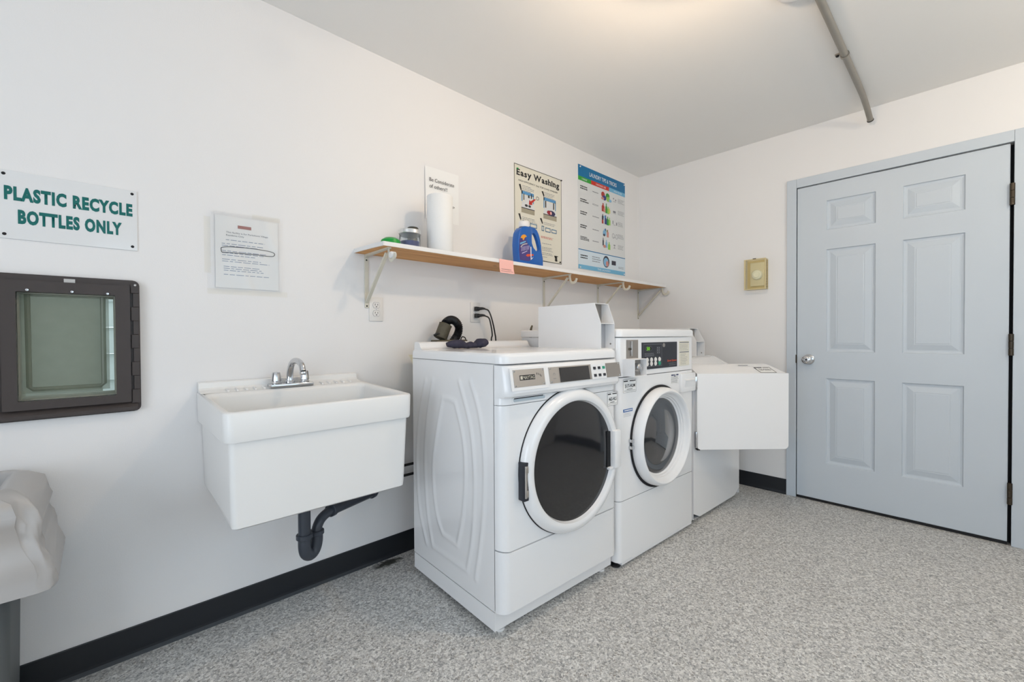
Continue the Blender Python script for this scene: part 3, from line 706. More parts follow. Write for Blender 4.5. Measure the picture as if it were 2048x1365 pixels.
for i in range(NY):
    for j in range(NZ): bm.faces.new((gv[i][j], gv[i][j+1], gv[i+1][j+1], gv[i+1][j]))
P(D, 'side_panel', bm, M_ENAMEL, angle=60)
P(D, 'base_plinth', prism_z([(-0.001, DD-0.004), (-0.001, 0.0), (DW, 0.0), (DW, DD-0.004)], 0.022, 0.0895), M_ENAMEL2, smooth=False)
for fx in (0.045, DW-0.04):
    for fy in (0.03, DD-0.05):
        P(D, 'levelling_foot', lathe(newbm(), [(0, 0), (0.02, 0), (0.02, 0.008), (0.011, 0.011), (0.011, 0.023), (0, 0.023)], 2, (fx, fy, 0), 20), M_PLASTIC)
seam = lambda p: 0.288+0.03*((p[0]-0.36)/0.36)**2
P(D, 'kick_panel', prism_z(front_plan(0.002, DW-0.002, 0.0, -0.040), 0.091, lambda p: seam(p)-0.003), M_ENAMEL, angle=25)
P(D, 'front_panel', prism_z(front_plan(0.002, DW-0.002, 0.0, -0.040), lambda p: seam(p)+0.002, 0.838), M_ENAMEL, angle=25)
# console with swollen, sloping face
cprof = [(0.0, 0.840), (-0.0395, 0.840), (-0.0395, 0.866), (-0.052, 0.866), (-0.064, 0.872), (-0.072, 0.884), (-0.071, 0.897), (-0.058, 0.970), (-0.052, 0.979), (-0.04, 0.982), (0.0, 0.982)]
bm = newbm(); rings = []
for x, s_ in ((0.002, 0.0), (0.006, 0.45), (0.014, 0.72), (0.028, 0.92), (0.045, 1.0), (DW-0.045, 1.0), (DW-0.028, 0.92), (DW-0.012, 0.7), (DW-0.002, 0.2)):
    rings.append([bm.verts.new((x, max(y*s_, y) if y == 0 else y*s_, z)) for y, z in cprof])
for a, b in zip(rings, rings[1:]): bridge(bm, a, b)
bm.faces.new(rings[0][::-1]); bm.faces.new(rings[-1])
con = P(D, 'console', bm, M_ENAMEL, angle=28)
def cy(z): return -0.071+(z-0.897)/(0.970-0.897)*0.013   # face of the console
def onface(bm, x0, x1, z0, z1, d):   # slab lying on the sloping face
    a = [bm.verts.new((x, cy(z)-dd, z)) for dd in (0, d) for x, z in ((x0, z0), (x1, z0), (x1, z1), (x0, z1))]
    for f in ((0, 1, 2, 3), (4, 5, 6, 7), (0, 1, 5, 4), (1, 2, 6, 5), (2, 3, 7, 6), (3, 0, 4, 7)): bm.faces.new([a[k] for k in f])
    return bm
def ftext(s_, x0, x1, z0, z1, d, **k):
    bm = newbm(); return text_on(bm, s_, (x0, cy(z0)-d, z0), (1, 0, 0), (0, 0.175, 1), x1-x0, (z1-z0), **k)
dr = P(D, 'badge_panel', onface(newbm(), 0.024, 0.208, 0.893, 0.972, 0.003), M_ENAMEL, smooth=False)
bp = P(D, 'badge_plate', onface(newbm(), 0.036, 0.190, 0.9045, 0.966, 0.0042), M_STEEL, dr, smooth=False)
bm = onface(newbm(), 0.065, 0.140, 0.928, 0.946, 0.0047); P(D, 'badge_band', bm, M_INK, dr, smooth=False)
bm = onface(newbm(), 0.068, 0.079, 0.931, 0.943, 0.0051)
bm2 = ftext('MAYTAG', 0.082, 0.137, 0.931, 0.943, 0.0054, bold=0.01); merge(bm, bm2); P(D, 'badge_lettering', bm, M_PTAN2, dr, smooth=False)
bm = newbm()
for x, z in ((0.150, 0.948), (0.158, 0.946), (0.166, 0.943), (0.171, 0.939)): onface(bm, x, x+0.002, z-0.004, z+0.003, 0.0047)
P(D, 'scratch_mark', bm, M_INK, dr, smooth=False)
for x, z in ((0.042, 0.961), (0.184, 0.961), (0.184, 0.910), (0.042, 0.910)):
    P(D, 'screw', lathe(newbm(), [(0, -0.007), (0.003, -0.0065), (0.0042, -0.0035)], 1, (x, cy(z), z), 12), M_CHROME, dr)
dp = P(D, 'display_plate', onface(newbm(), 0.218, 0.672, 0.905, 0.966, 0.003), M_STEEL, smooth=False)
P(D, 'display', onface(newbm(), 0.275, 0.452, 0.907, 0.962, 0.005), M_BLACKGLASS, dp, smooth=False)
P(D, 'display_frame', onface(newbm(), 0.452, 0.462, 0.907, 0.963, 0.0045), M_GREYPLATE, dp, smooth=False)
P(D, 'keypad', onface(newbm(), 0.468, 0.566, 0.9045, 0.9665, 0.0042), M_WHITEINK, dp, smooth=False)
for i in range(3):
    for j in range(2):
        x, z = 0.481+i*0.031, 0.95-j*0.03
        P(D, 'button', onface(newbm(), x, x+0.015, z-0.006, z+0.005, 0.007), M_TEALBTN if (i == 2 and j == 0) else M_PANELBLK, dp, smooth=False)
P(D, 'blank_plate', onface(newbm(), 0.568, 0.668, 0.9065, 0.965, 0.0042), M_GREYPLATE, dp, smooth=False)
bm = newbm(); ringpoly(0.243, 0.938, 0.006, 0.006, 0.001, cy(0.938)-0.0036, bm); quads([(0.236, 0.252, 0.922, 0.9235)], cy(0.922)-0.0036, bm); P(D, 'printed_symbol', bm, M_GREYINK, dp, smooth=False)
for x, z in ((0.224, 0.960), (0.226, 0.911), (0.661, 0.960), (0.661, 0.911)):
    P(D, 'screw', lathe(newbm(), [(0, -0.006), (0.003, -0.0055), (0.004, -0.003)], 1, (x, cy(z), z), 12), M_CHROME, dp)
bm = frame_ring(samp(0.052, 0.226, 0.843, 0.866, 0.008), samp(0.058, 0.220, 0.8475, 0.862, 0.006), -0.039, -0.0415)
P(D, 'lint_slot', bm, M_ENAMEL2); P(D, 'slot_pocket', B(0.058, 0.219, -0.0402, -0.039, 0.848, 0.8585), mat('pocket_shade', (186, 198, 206), 0.5, srgb=True), smooth=False); P(D, 'slot_shade', B(0.058, 0.21, -0.041, -0.039, 0.8585, 0.8625), M_DARK, smooth=False)  # flat grey and a dark strip paint the recess shade into the slot
# lid
bm = newbm(); lp = front_plan(0.0, DW, DD, -0.046, 0.04)
def lidloop(ins, z): 
    return [bm.verts.new((x+(ins if x < DW/2 else -ins), min(y+ins, DD), z)) for x, y in lp]
Ls = [lidloop(0.004, 0.9855), lidloop(0.0, 0.988), lidloop(0.0, 1.010), lidloop(0.002, 1.018), lidloop(0.008, 1.0245), lidloop(0.02, 1.0265)]
for a, b in zip(Ls, Ls[1:]): bridge(bm, a, b)
bm.faces.new(Ls[0][::-1]); bm.faces.new(Ls[-1])
P(D, 'lid', bm, M_ENAMEL, angle=35)
prof = [(DD-0.075, 1.0262), (DD-0.066, 1.029), (DD-0.056, 1.040), (DD-0.048, 1.055), (DD-0.038, 1.061), (DD-0.012, 1.061), (DD-0.004, 1.056), (DD, 1.02), (DD, 1.0)]
P(D, 'back_rim', prism_x(prof, 0.008, DW-0.01), M_ENAMEL, angle=40)
# round door
DCX, DCZ = 0.372, 0.583
bm = newbm(); lathe(bm, [(0.276, 0.002), (0.288, -0.001), (0.2895, -0.006), (0.288, -0.016), (0.281, -0.028), (0.268, -0.036), (0.252, -0.038), (0.244, -0.034), (0.240, -0.024), (0.236, -0.014)], 1, (DCX, -0.040, DCZ), 96)
dd_ = P(D, 'door', bm, M_ENAMEL, angle=40)
P(D, 'door_glass', lathe(newbm(), [(0.239, -0.020), (0.20, -0.0235), (0.12, -0.0255), (0.0, -0.026)], 1, (DCX, -0.040, DCZ), 96), M_BLACKGLASS, dd_, angle=60)
P(D, 'door_gasket', lathe(newbm(), [(0.282, 0.0), (0.292, 0.0), (0.292, -0.003), (0.282, -0.003)], 1, (DCX, -0.040, DCZ), 96), M_DARK, dd_)
hx = DCX-0.286
bm = newbm(); box(bm, hx-0.006, hx+0.018, -0.072, -0.040, 0.49, 0.63, bevel=0.003); P(D, 'hinge_recess', bm, M_PANELBLK, dd_)
bm = newbm(); tube(bm, [(hx+0.004, -0.070, 0.502), (hx+0.004, -0.070, 0.618)], 0.006, 12); box(bm, hx+0.0, hx+0.012, -0.077, -0.07, 0.505, 0.53, bevel=0.002); box(bm, hx+0.0, hx+0.012, -0.077, -0.07, 0.592, 0.617, bevel=0.002)
P(D, 'hinge_pin', bm, M_STEEL, dd_)
hx = DCX+0.205
bm = newbm(); box(bm, hx+0.022, hx+0.066, -0.092, -0.058, 0.508, 0.672, bevel=0.006); box(bm, hx, hx+0.03, -0.080, -0.062, 0.502, 0.514, bevel=0.003)
P(D, 'door_handle', bm, M_ENAMEL, dd_)
P(D, 'handle_recess', B(hx, hx+0.024, -0.0668, -0.062, 0.512, 0.668), M_DARK, dd_, smooth=False)
sticker(D, 0.612, 0.685, 0.772, 0.832, -0.0405, '462-HLS')
# coin box on the lid
def coin_box(root, x0, x1, yf, yb, z0, zt, slope=0.035, zs=0.56, m=M_ENAMEL2):
    zm = z0+(zt-z0)*zs; t = 0.0025
    side = [(yf, z0), (yf, zm), (yf+slope, zt), (yb, zt), (yb, z0)]
    c = P(root, 'coin_box', prism_x(side, x0, x0+t), m, smooth=False)
    P(root, 'box_side', prism_x(side, x1-t, x1), m, c, smooth=False)
    P(root, 'box_top', B(x0+t, x1-t, yf+slope, yb, zt-t, zt), m, c, smooth=False)
    P(root, 'box_back', B(x0+t, x1-t, yb-t, yb, z0, zt-t), m, c, smooth=False)
    P(root, 'box_shelf', B(x0+t, x1-t, yf+0.004, yf+0.075, zm-t, zm), m, c, smooth=False)
    P(root, 'box_floor', B(x0+t, x1-t, yf, yb-t, z0, z0+t), m, c, smooth=False)
    P(root, 'slide_plate', B(x0+t, x1-t, yf+0.072, yf+0.076, zm, zt-t), M_GREYPLATE, c, smooth=False)
    bm = newbm(); xm = (x0+x1)/2
    box(bm, x0+t, x1-t, yf+0.05, yf+0.055, z0+t, zm-t); lathe(bm, [(0, -0.012), (0.009, -0.012), (0.011, -0.008), (0.011, 0)], 1, (xm, yf+0.05, z0+(zm-z0)*0.42), 20)
    P(root, 'lock_plate', bm, M_CHROME, c)
    P(root, 'rivet', lathe(newbm(), [(0, 0.0), (0.004, 0.0), (0.004, 0.002)], 0, (x1-t-0.002, yf+0.02, z0+0.022), 12), M_GREYPLATE, c)
    return c
coin_box(D, 0.586, 0.688, -0.026, 0.365, 1.0255, 1.232)

# --- second machine: front-load washer
WO = Vector((-1.643, -0.853, 0))
Wm = thing('front_load_washer', 'white coin-operated front-load washer with black control panel and round porthole', 'washer', WO, DA)
WW, WD = 0.722, 0.66
P(Wm, 'cabinet', B(0.006, WW-0.004, 0.03, WD, 0.03, 1.076), M_ENAMEL, smooth=False)
P(Wm, 'kick_panel', prism_z(front_plan(0.0, WW, 0.06, 0.0, 0.028), 0.03, 0.3135), M_ENAMEL, angle=25)
P(Wm, 'front_panel', prism_z(front_plan(0.0, WW, 0.06, 0.0, 0.028), 0.3165, 0.889), M_ENAMEL, angle=25)
P(Wm, 'control_panel', prism_z(front_plan(0.0, WW, 0.06, 0.0, 0.028), 0.8925, 1.0745), M_ENAMEL, angle=25)
P(Wm, 'toe_strip', B(0.03, WW-0.02, 0.004, 0.05, 0.014, 0.030), M_ENAMEL2, smooth=False)
for fx in (0.03, WW-0.035):
    for fy in (0.04, WD-0.04):
        P(Wm, 'levelling_foot', lathe(newbm(), [(0, 0), (0.022, 0), (0.022, 0.01), (0.012, 0.013), (0.012, 0.031), (0, 0.031)], 2, (fx, fy, 0), 20), M_BLACKP)
bm = newbm(); lp = front_plan(-0.001, WW+0.001, WD, -0.006, 0.03)
def lidloop2(ins, z): return [bm.verts.new((x+(ins if x < WW/2 else -ins), min(y+ins, WD), z)) for x, y in lp]
Ls = [lidloop2(0.003, 1.0775), lidloop2(0.0, 1.080), lidloop2(0.0, 1.105), lidloop2(0.003, 1.113), lidloop2(0.01, 1.1165), lidloop2(0.02, 1.117)]
for a, b in zip(Ls, Ls[1:]): bridge(bm, a, b)
bm.faces.new(Ls[0][::-1]); bm.faces.new(Ls[-1])
P(Wm, 'lid', bm, M_ENAMEL, angle=35)
# control area
P(Wm, 'coin_plate', B(0.061, 0.158, -0.002, 0.001, 0.976, 1.064, bevel=0.0006), M_GREYPLATE, smooth=False)
bm = newbm(); box(bm, 0.090, 0.098, -0.012, -0.002, 0.988, 1.058, bevel=0.002); P(Wm, 'coin_slot', bm, M_CHROME)
P(Wm, 'coin_button', lathe(newbm(), [(0, -0.008), (0.005, -0.008), (0.006, -0.002)], 1, (0.081, 0, 1.021), 16), M_RUST)
cb = P(Wm, 'coin_vault', B(0.034, 0.038, -0.062, 0.0, 0.897, 0.977), M_ENAMEL2, smooth=False)
for a in ((0.038, 0.136, -0.062, 0.0, 0.974, 0.977), (0.038, 0.136, -0.062, 0.0, 0.897, 0.900), (0.133, 0.136, -0.062, 0.0, 0.900, 0.974)):
    P(Wm, 'vault_side', B(*a), M_ENAMEL2, cb, smooth=False)
P(Wm, 'vault_door', B(0.038, 0.133, -0.030, -0.002, 0.900, 0.974), M_GREYPLATE, cb, smooth=False)
P(Wm, 'vault_lock', lathe(newbm(), [(0, -0.03), (0.012, -0.03), (0.019, -0.026), (0.021, -0.018), (0.021, 0)], 1, (0.086, -0.030, 0.936), 28), M_CHROME, cb)
bz = P(Wm, 'black_fascia', B(0.190, 0.529, -0.003, 0.001, 0.917, 1.050, bevel=0.001), M_PANELBLK, smooth=False)
yy = -0.0036
bm = newbm(); t = 0.0016
a0, a1, b0, b1 = 0.200, 0.372, 0.930, 1.041
quads([(a0, a1, b1-t, b1), (a0, a1, b0, b0+t), (a0, a0+t, b0, b1), (a1-t, a1, b0, b1)], yy, bm)
for x, z in ((0.322, 1.022), (0.322, 1.010), (0.322, 0.998)): quads([(x, x+0.034, z+0.003, z+0.004), (x, x+0.034, z-0.005, z-0.004), (x+0.004, x+0.014, z-0.002, z+0.0015), (x+0.022, x+0.03, z-0.002, z+0.0015)], yy, bm)
quads(lines_block(0.212, 0.300, 0.980, 0.998, 3, 0.4, 0.1), yy, bm)
ringpoly(0.250, 1.019, 0.030, 0.0125, 0.001, yy, bm)
P(Wm, 'printed_outline', bm, M_GREYINK, bz, smooth=False)
P(Wm, 'display_window', disc(0.250, 1.019, 0.0285, 0.011, yy-0.0002), M_INK, bz, smooth=False)
bm = newbm(); text_y('50', 0.229, 0.258, 1.0105, 1.0275, yy-0.0006, 0.03, bm=bm); P(Wm, 'display_digits', bm, M_LCD, bz, smooth=False)
for i in range(4):
    for j in range(2):
        x, z = 0.236+i*0.038, 0.963-j*0.0195
        P(Wm, 'button', lathe(newbm(), [(0, -0.0055), (0.010, -0.0055), (0.012, -0.003)], 1, (x, 0, z), 20), M_TEALBTN if (i == 3 and j == 1) else M_IVORY, bz)
P(Wm, 'round_badge', disc(0.392, 1.034, 0.0125, 0.0105, yy), M_GREYPLATE, bz, smooth=False)
bm = newbm(); text_y('Speed Queen', 0.425, 0.522, 0.945, 0.957, yy, 0.012, 0.25, bm=bm); P(Wm, 'red_lettering', bm, M_REDPRINT, bz, smooth=False)
bm = newbm(); text_y('COMMERCIAL', 0.440, 0.516, 0.934, 0.940, yy, bm=bm); quads(lines_block(0.446, 0.512, 0.926, 0.930, 1, 0.6, 0), yy, bm); P(Wm, 'small_lettering', bm, M_GREYINK, bz, smooth=False)
ip = P(Wm, 'instruction_plate', B(0.553, 0.664, -0.002, 0.001, 0.918, 1.052), M_CREAM, smooth=False)
bm = newbm(); quads([(0.557, 0.660, 1.043, 1.048), (0.557, 0.660, 0.990, 0.995)], -0.0026, bm)
quads(lines_block(0.558, 0.655, 1.000, 1.038, 5, 0.22, 0.5), -0.0026, bm); quads(lines_block(0.566, 0.65, 0.924, 0.986, 7, 0.2, 0.4), -0.0026, bm)
P(Wm, 'instruction_print', bm, M_GREYINK, ip, smooth=False)
# dispenser drawer
bm = newbm(); box(bm, 0.556, WW-0.006, -0.016, 0.002, 0.772, 0.876, bevel=0.006); dw = P(Wm, 'soap_drawer', bm, M_ENAMEL)
bm = newbm(); prism_x([(-0.0162, 0.842), (-0.024, 0.838), (-0.021, 0.832), (-0.0162, 0.800)], 0.585, WW-0.03, bm); P(Wm, 'drawer_grip', bm, M_ENAMEL2, dw)
sticker(Wm, 0.034, 0.140, 0.818, 0.880, -0.0005, '517-HLM')
bl_ = P(Wm, 'blue_label', B(0.036, 0.112, -0.001, 0.0, 0.727, 0.741), M_BLUETAG, smooth=False)
bm = newbm(); quads(lines_block(0.044, 0.108, 0.731, 0.738, 1, 0.8, 0), -0.0014, bm); P(Wm, 'label_print', bm, M_WHITEINK, bl_, smooth=False)
bm = newbm(); quads(lines_block(0.038, 0.108, 0.704, 0.723, 3, 0.2, 0.3), -0.0008, bm); P(Wm, 'faint_print', bm, M_GREYINK, bl_, smooth=False)
ll = P(Wm, 'warning_label', B(0.468, 0.548, -0.001, 0.0, 0.828, 0.880), M_PAPER, smooth=False)
bm = newbm(); quads([(0.470, 0.498, 0.869, 0.876), (0.522, 0.546, 0.869, 0.876), (0.502, 0.512, 0.862, 0.876)], -0.0015, bm); P(Wm, 'label_header', bm, M_NAVYTAG, ll, smooth=False)
bm = newbm(); quads(lines_block(0.470, 0.545, 0.829, 0.866, 6, 0.35, 0.2), -0.0015, bm); P(Wm, 'label_print', bm, M_GREYINK, ll, smooth=False)
# porthole
PX, PZ = 0.347, 0.574
bm = newbm(); lathe(bm, [(0.238, 0.001), (0.246, -0.002), (0.247, -0.012), (0.246, -0.030), (0.242, -0.045), (0.236, -0.053), (0.229, -0.056), (0.222, -0.053), (0.217, -0.044), (0.210, -0.032), (0.206, -0.030), (0.203, -0.022), (0.199, -0.020), (0.196, -0.011), (0.191, -0.008), (0.188, 0.002)], 1, (PX, 0, PZ), 96)
pd = P(Wm, 'porthole_door', bm, M_ENAMEL2, angle=40)
P(Wm, 'door_gap', lathe(newbm(), [(0.244, -0.0012), (0.2585, -0.0012), (0.2585, -0.005), (0.244, -0.005)], 1, (PX, 0, PZ), 96), M_DARK, pd)
P(Wm, 'porthole_glass', lathe(newbm(), [(0.190, -0.006), (0.180, -0.009), (0.160, -0.003), (0.135, -0.003), (0.095, -0.014), (0.0, -0.019)], 1, (PX, 0, PZ), 72), mat('porthole_glass', (0.035, 0.037, 0.042), 0.05, coat=1.0, spec=0.8), pd, angle=60)
bm = newbm(); box(bm, PX-0.268, PX-0.25, -0.02, -0.002, 0.55, 0.565, bevel=0.002); box(bm, PX-0.268, PX-0.25, -0.02, -0.002, 0.582, 0.597, bevel=0.002); P(Wm, 'door_hinge', bm, M_CHROME, pd)

# --- third machine: smaller dryer with its door standing open
TO = Vector((-0.904, -0.872, 0)); TA = math.radians(-1.8)
T3 = thing('open_dryer', 'white dryer with a sloped top front and its door swung open beside the blue door', 'dryer', TO, TA)
TW, TD = 0.652, 0.66
side = [(0.0, 0.02), (0.0, 0.842), (0.004, 0.852), (0.15, 0.926), (0.165, 0.933), (0.185, 0.936), (TD, 0.936), (TD, 0.02)]
# body with a round opening in its front
bm = newbm()
tprof = [(0.0, 0.832), (0.0, 0.842), (0.004, 0.852), (0.15, 0.926), (0.165, 0.933), (0.185, 0.936), (TD, 0.936), (TD, 0.02), (0.0, 0.02)]
va = [bm.verts.new((0.0, y, z)) for y, z in tprof]; vb = [bm.verts.new((TW, y, z)) for y, z in tprof]
for i in range(len(tprof)-1): bm.faces.new((va[i], vb[i], vb[i+1], va[i+1]))
bm.faces.new(va); bm.faces.new(vb[::-1])
ocx, ocz, orad = TW/2, 0.62, 0.17
nn = 48; circ = [bm.verts.new((ocx+orad*math.cos(2*PI*i/nn), 0.0, ocz+orad*math.sin(2*PI*i/nn))) for i in range(nn)]
def ray_rect(a):
    c_, s_ = math.cos(a), math.sin(a); hx_, hz0, hz1 = TW/2, ocz-0.02, 0.832-ocz
    t_ = min(hx_/abs(c_) if abs(c_) > 1e-6 else 9, (hz1/s_ if s_ > 1e-6 else (hz0/-s_ if s_ < -1e-6 else 9)))
    return (ocx+c_*t_, ocz+s_*t_)
outl = [bm.verts.new((ray_rect(2*PI*i/nn)[0], 0.0, ray_rect(2*PI*i/nn)[1])) for i in range(nn)]
for i in range(nn): bm.faces.new((circ[i], circ[(i+1) % nn], outl[(i+1) % nn], outl[i]))
P(T3, 'cabinet', bm, M_ENAMEL, smooth=False)
P(T3, 'top_infill', B(0.0, TW, 0.0, 0.004, 0.78, 0.842), M_ENAMEL, smooth=False)
bm = newbm(); lathe(bm, [(orad, 0.0), (orad-0.006, 0.03), (orad, 0.06), (0.25, 0.10), (0.25, 0.5), (0, 0.5)], 1, (ocx, 0, ocz), 48); P(T3, 'drum', bm, M_DRUM)
# raised rim round the lid
bm = newbm(); box(bm, 0.004, TW-0.002, TD-0.04, TD, 0.934, 0.962, bevel=0.008); P(T3, 'back_rim', bm, M_ENAMEL)
for xx in (0.0, TW-0.03):
    bm = newbm(); prism_x([(0.01, 0.853), (0.15, 0.930), (0.17, 0.938), (0.19, 0.941), (TD-0.03, 0.941), (TD-0.03, 0.93), (0.16, 0.925), (0.02, 0.85)], xx, xx+0.03, bm); P(T3, 'side_rim', bm, M_ENAMEL, smooth=False)
for fx in (0.05, TW-0.05):
    for fy in (0.05, TD-0.05): P(T3, 'levelling_foot', lathe(newbm(), [(0, 0), (0.02, 0), (0.02, 0.008), (0.012, 0.01), (0.012, 0.021), (0, 0.021)], 2, (fx, fy, 0), 20), M_BLACKP)
coin_box(T3, 0.49, 0.612, 0.215, 0.58, 0.9365, 1.131, slope=0.05, zs=0.53)
# the door, in its own frame: hinge edge at x=0, outer face at y=0, inner side at +y
hinge = Vector((-0.905, -0.893, 0)); da = math.radians(-42.5)
def w2t(v):
    d_ = Vector(v)-TO; return Vector((d_.x*math.cos(TA)+d_.y*math.sin(TA), -d_.x*math.sin(TA)+d_.y*math.cos(TA), d_.z))
hl = w2t(hinge)
QW, QD, QZ0, QZ1, QZ2 = 0.525, 0.145, 0.431, 0.864, 0.912
bm = newbm()
fpr = rrect(0.0, QW, QZ0, QZ1+0.02, 0.02, 5)
fpr = [(x, min(z, QZ1)) for x, z in fpr]
out = []
for i, (x, z) in enumerate(fpr):
    if i and abs(x-out[-1][0]) < 1e-6 and abs(z-out[-1][1]) < 1e-6: continue
    out.append((x, z))
# front sheet with rounded lower corners, wedge head behind the top edge
fpts = [(QW, QZ1), (0.0, QZ1)]+[p for p in rrect(0.0, QW, QZ0, QZ1, 0.022, 6)[14:]]
prism(bm, fpts, lambda p: (p[0], 0.0, p[1]), lambda p: (p[0], 0.045, p[1]))
dq = P(T3, 'door', bm, M_ENAMEL2, loc=hl, rot=(0, 0, da-TA), smooth=False)
def head(x0, x1, t): return None
bm = newbm(); rings = []
for f_, x1r in ((0.0, QW), (0.12, QW-0.004), (0.85, QW-0.03), (0.95, QW-0.036), (1.0, QW-0.042)):
    y = QD*f_; z = QZ1+(QZ2-QZ1)*(f_ if f_ < 0.9 else 0.9+(f_-0.9)*0.5)
    rings.append([bm.verts.new((0.0, y, z)), bm.verts.new((x1r-0.018, y, z)), bm.verts.new((x1r-0.006, y, z-0.003)), bm.verts.new((x1r, y, z-0.012 if f_ else z)),
                  bm.verts.new((x1r, max(y, 0.003), QZ1-(0.0 if f_ == 0 else 0.03))), bm.verts.new((0.0, max(y, 0.003), QZ1-(0.0 if f_ == 0 else 0.03)))])
for a, b in zip(rings, rings[1:]): bridge(bm, a, b)
bm.faces.new(rings[0][::-1]); bm.faces.new(rings[-1])
P(T3, 'door_head', bm, M_ENAMEL2, dq, angle=30)
sl = Vector((0, QD, QZ2-QZ1)).normalized(); nr = Vector((0, -sl.z, sl.y))
def slope_pt(x, f_, d): return Vector((x, QD*f_, QZ1+(QZ2-QZ1)*f_))+nr*d
def slope_slab(x0, x1, f0, f1, d):
    bm = newbm(); v = [bm.verts.new(slope_pt(x, f_, d)) for x, f_ in ((x0, f0), (x1, f0), (x1, f1), (x0, f1))]; bm.faces.new(v); return bm
st = P(T3, 'id_sticker', slope_slab(0.370, 0.462, 0.05, 0.58, 0.001), M_PAPER, dq, smooth=False)
bm = newbm(); Ls_ = math.hypot(QD, QZ2-QZ1)
text_on(bm, '526-CD2U', slope_pt(0.382, 0.26, 0.0016), (1, 0, 0), sl, 0.068, 0.018*1.3, bold=0.01)
for a in ((0.370, 0.462, 0.05, 0.075), (0.370, 0.3735, 0.05, 0.58), (0.4585, 0.462, 0.05, 0.58), (0.370, 0.415, 0.50, 0.57), (0.42, 0.455, 0.51, 0.56)): merge(bm, slope_slab(a[0], a[1], a[2], a[3], 0.0016))
P(T3, 'printed_code', bm, M_INK, st, smooth=False)
st = P(T3, 'round_end_label', slope_slab(0.285, 0.362, 0.68, 0.86, 0.0012), M_WHITEINK, dq, smooth=False)
P(T3, 'label_print', slope_slab(0.294, 0.352, 0.74, 0.80, 0.0018), M_GREYINK, st, smooth=False)
bm = newbm(); box(bm, -0.010, 0.004, 0.0, 0.03, QZ1-0.09, QZ1-0.015, bevel=0.002); P(T3, 'door_hinge', bm, M_CHROME, dq)
bm = newbm(); box(bm, -0.008, 0.006, 0.0, 0.03, QZ0+0.01, QZ0+0.10, bevel=0.002); P(T3, 'door_hinge', bm, M_CHROME, dq)
bm = newbm(); box(bm, 0.002, 0.02, 0.004, 0.03, QZ0-0.006, QZ0+0.002, bevel=0.002); P(T3, 'rubber_bumper', bm, M_BLACKP, dq)
P(T3, 'door_liner', prism_y(rrect(0.03, QW-0.05, QZ0+0.03, QZ1-0.03, 0.03), 0.0455, 0.075), M_ENAMEL, dq, angle=30)

# ------------------------------------------------------------------ things behind and on the machines
def Dw(x, y, z): return DO+Dex*x+Dey*y+Vector((0, 0, z))
# sock
path = spline([Dw(0.125, 0.50, 1.046), Dw(0.155, 0.492, 1.048), Dw(0.19, 0.488, 1.048), Dw(0.225, 0.487, 1.040), Dw(0.25, 0.487, 1.043), Dw(0.275, 0.485, 1.041), Dw(0.30, 0.482, 1.051), Dw(0.33, 0.48, 1.052), Dw(0.345, 0.478, 1.048)], 6)
rr = [0.010, 0.020, 0.0215, 0.0135, 0.0165, 0.0135, 0.0245, 0.0215, 0.008]
bm = newbm(); tube(bm, path, lambda i, N: (lambda t: rr[int(t)]*(1-t+int(t))+rr[min(int(t)+1, 8)]*(t-int(t)))(i/(N-1)*8), 16, flat=(0.95, 1.5))
for v in bm.verts: v.co += Vector((0, 0, 1))*0.003*noise.noise(v.co*60)+Vector((1, 0, 0))*0.003*noise.noise(v.co*45+Vector((5, 1, 2)))
zmin = min(v.co.z for v in bm.verts)
for v in bm.verts: v.co.z += 1.0270-zmin
tag(link('sock', bm, M_SOCK, loc=Dw(0.235, 0.487, 1.027)), 'crumpled dark grey sock lying on top of the big dryer', 'sock')
# corrugated hose loop and collar
hs = thing('vent_hose', 'black corrugated hose looped out of a grimy metal collar behind the big dryer', 'hose', (-2.03, -0.09, 1.02))
hp = spline([(-2.075, -0.10, 1.150), (-2.060, -0.098, 1.163), (-2.035, -0.094, 1.172), (-2.005, -0.09, 1.166), (-1.982, -0.088, 1.143), (-1.98, -0.088, 1.115), (-1.995, -0.09, 1.085), (-2.02, -0.092, 1.055), (-2.03, -0.095, 1.00), (-2.03, -0.095, 0.94)], 16)
link('hose', T_(hp, lambda i, N: 0.0205+0.0022*math.sin(i*1.57), 14), M_HOSE, hs, angle=80)
ax_ = Vector((0.42, 0.0, 0.9)).normalized(); c0 = Vector((-2.108, -0.105, 1.075))
bm = newbm(); N_p = [(0.0, 0.0), (0.031, 0.0), (0.033, 0.004), (0.033, 0.075), (0.0345, 0.078), (0.031, 0.079), (0.029, 0.06)]
lathe(bm, N_p, 2, (0, 0, 0), 28); Mx = Matrix.Translation(c0) @ Vector((0, 0, 1)).rotation_difference(ax_).to_matrix().to_4x4(); bmesh.ops.transform(bm, matrix=Mx, verts=bm.verts)
link('collar', bm, M_RUST, hs)
bm = T_(spline([(-2.15, -0.11, 1.09), (-2.128, -0.12, 1.10), (-2.105, -0.125, 1.085), (-2.09, -0.12, 1.06), (-2.10, -0.1, 1.03)], 6), 0.006, 8); link('clamp_wire', bm, M_BLACKP, hs)
link('collar_bracket', B(-2.15, -1.96, -0.14, -0.08, 0.94, 1.068, bevel=0.004), M_RUST, hs)
bm = T_(spline([(-1.985, -0.11, 1.06), (-1.975, -0.11, 1.082), (-1.955, -0.11, 1.078), (-1.95, -0.11, 1.06)], 6), 0.003, 8); link('wire_loop', bm, M_HOSE, hs)
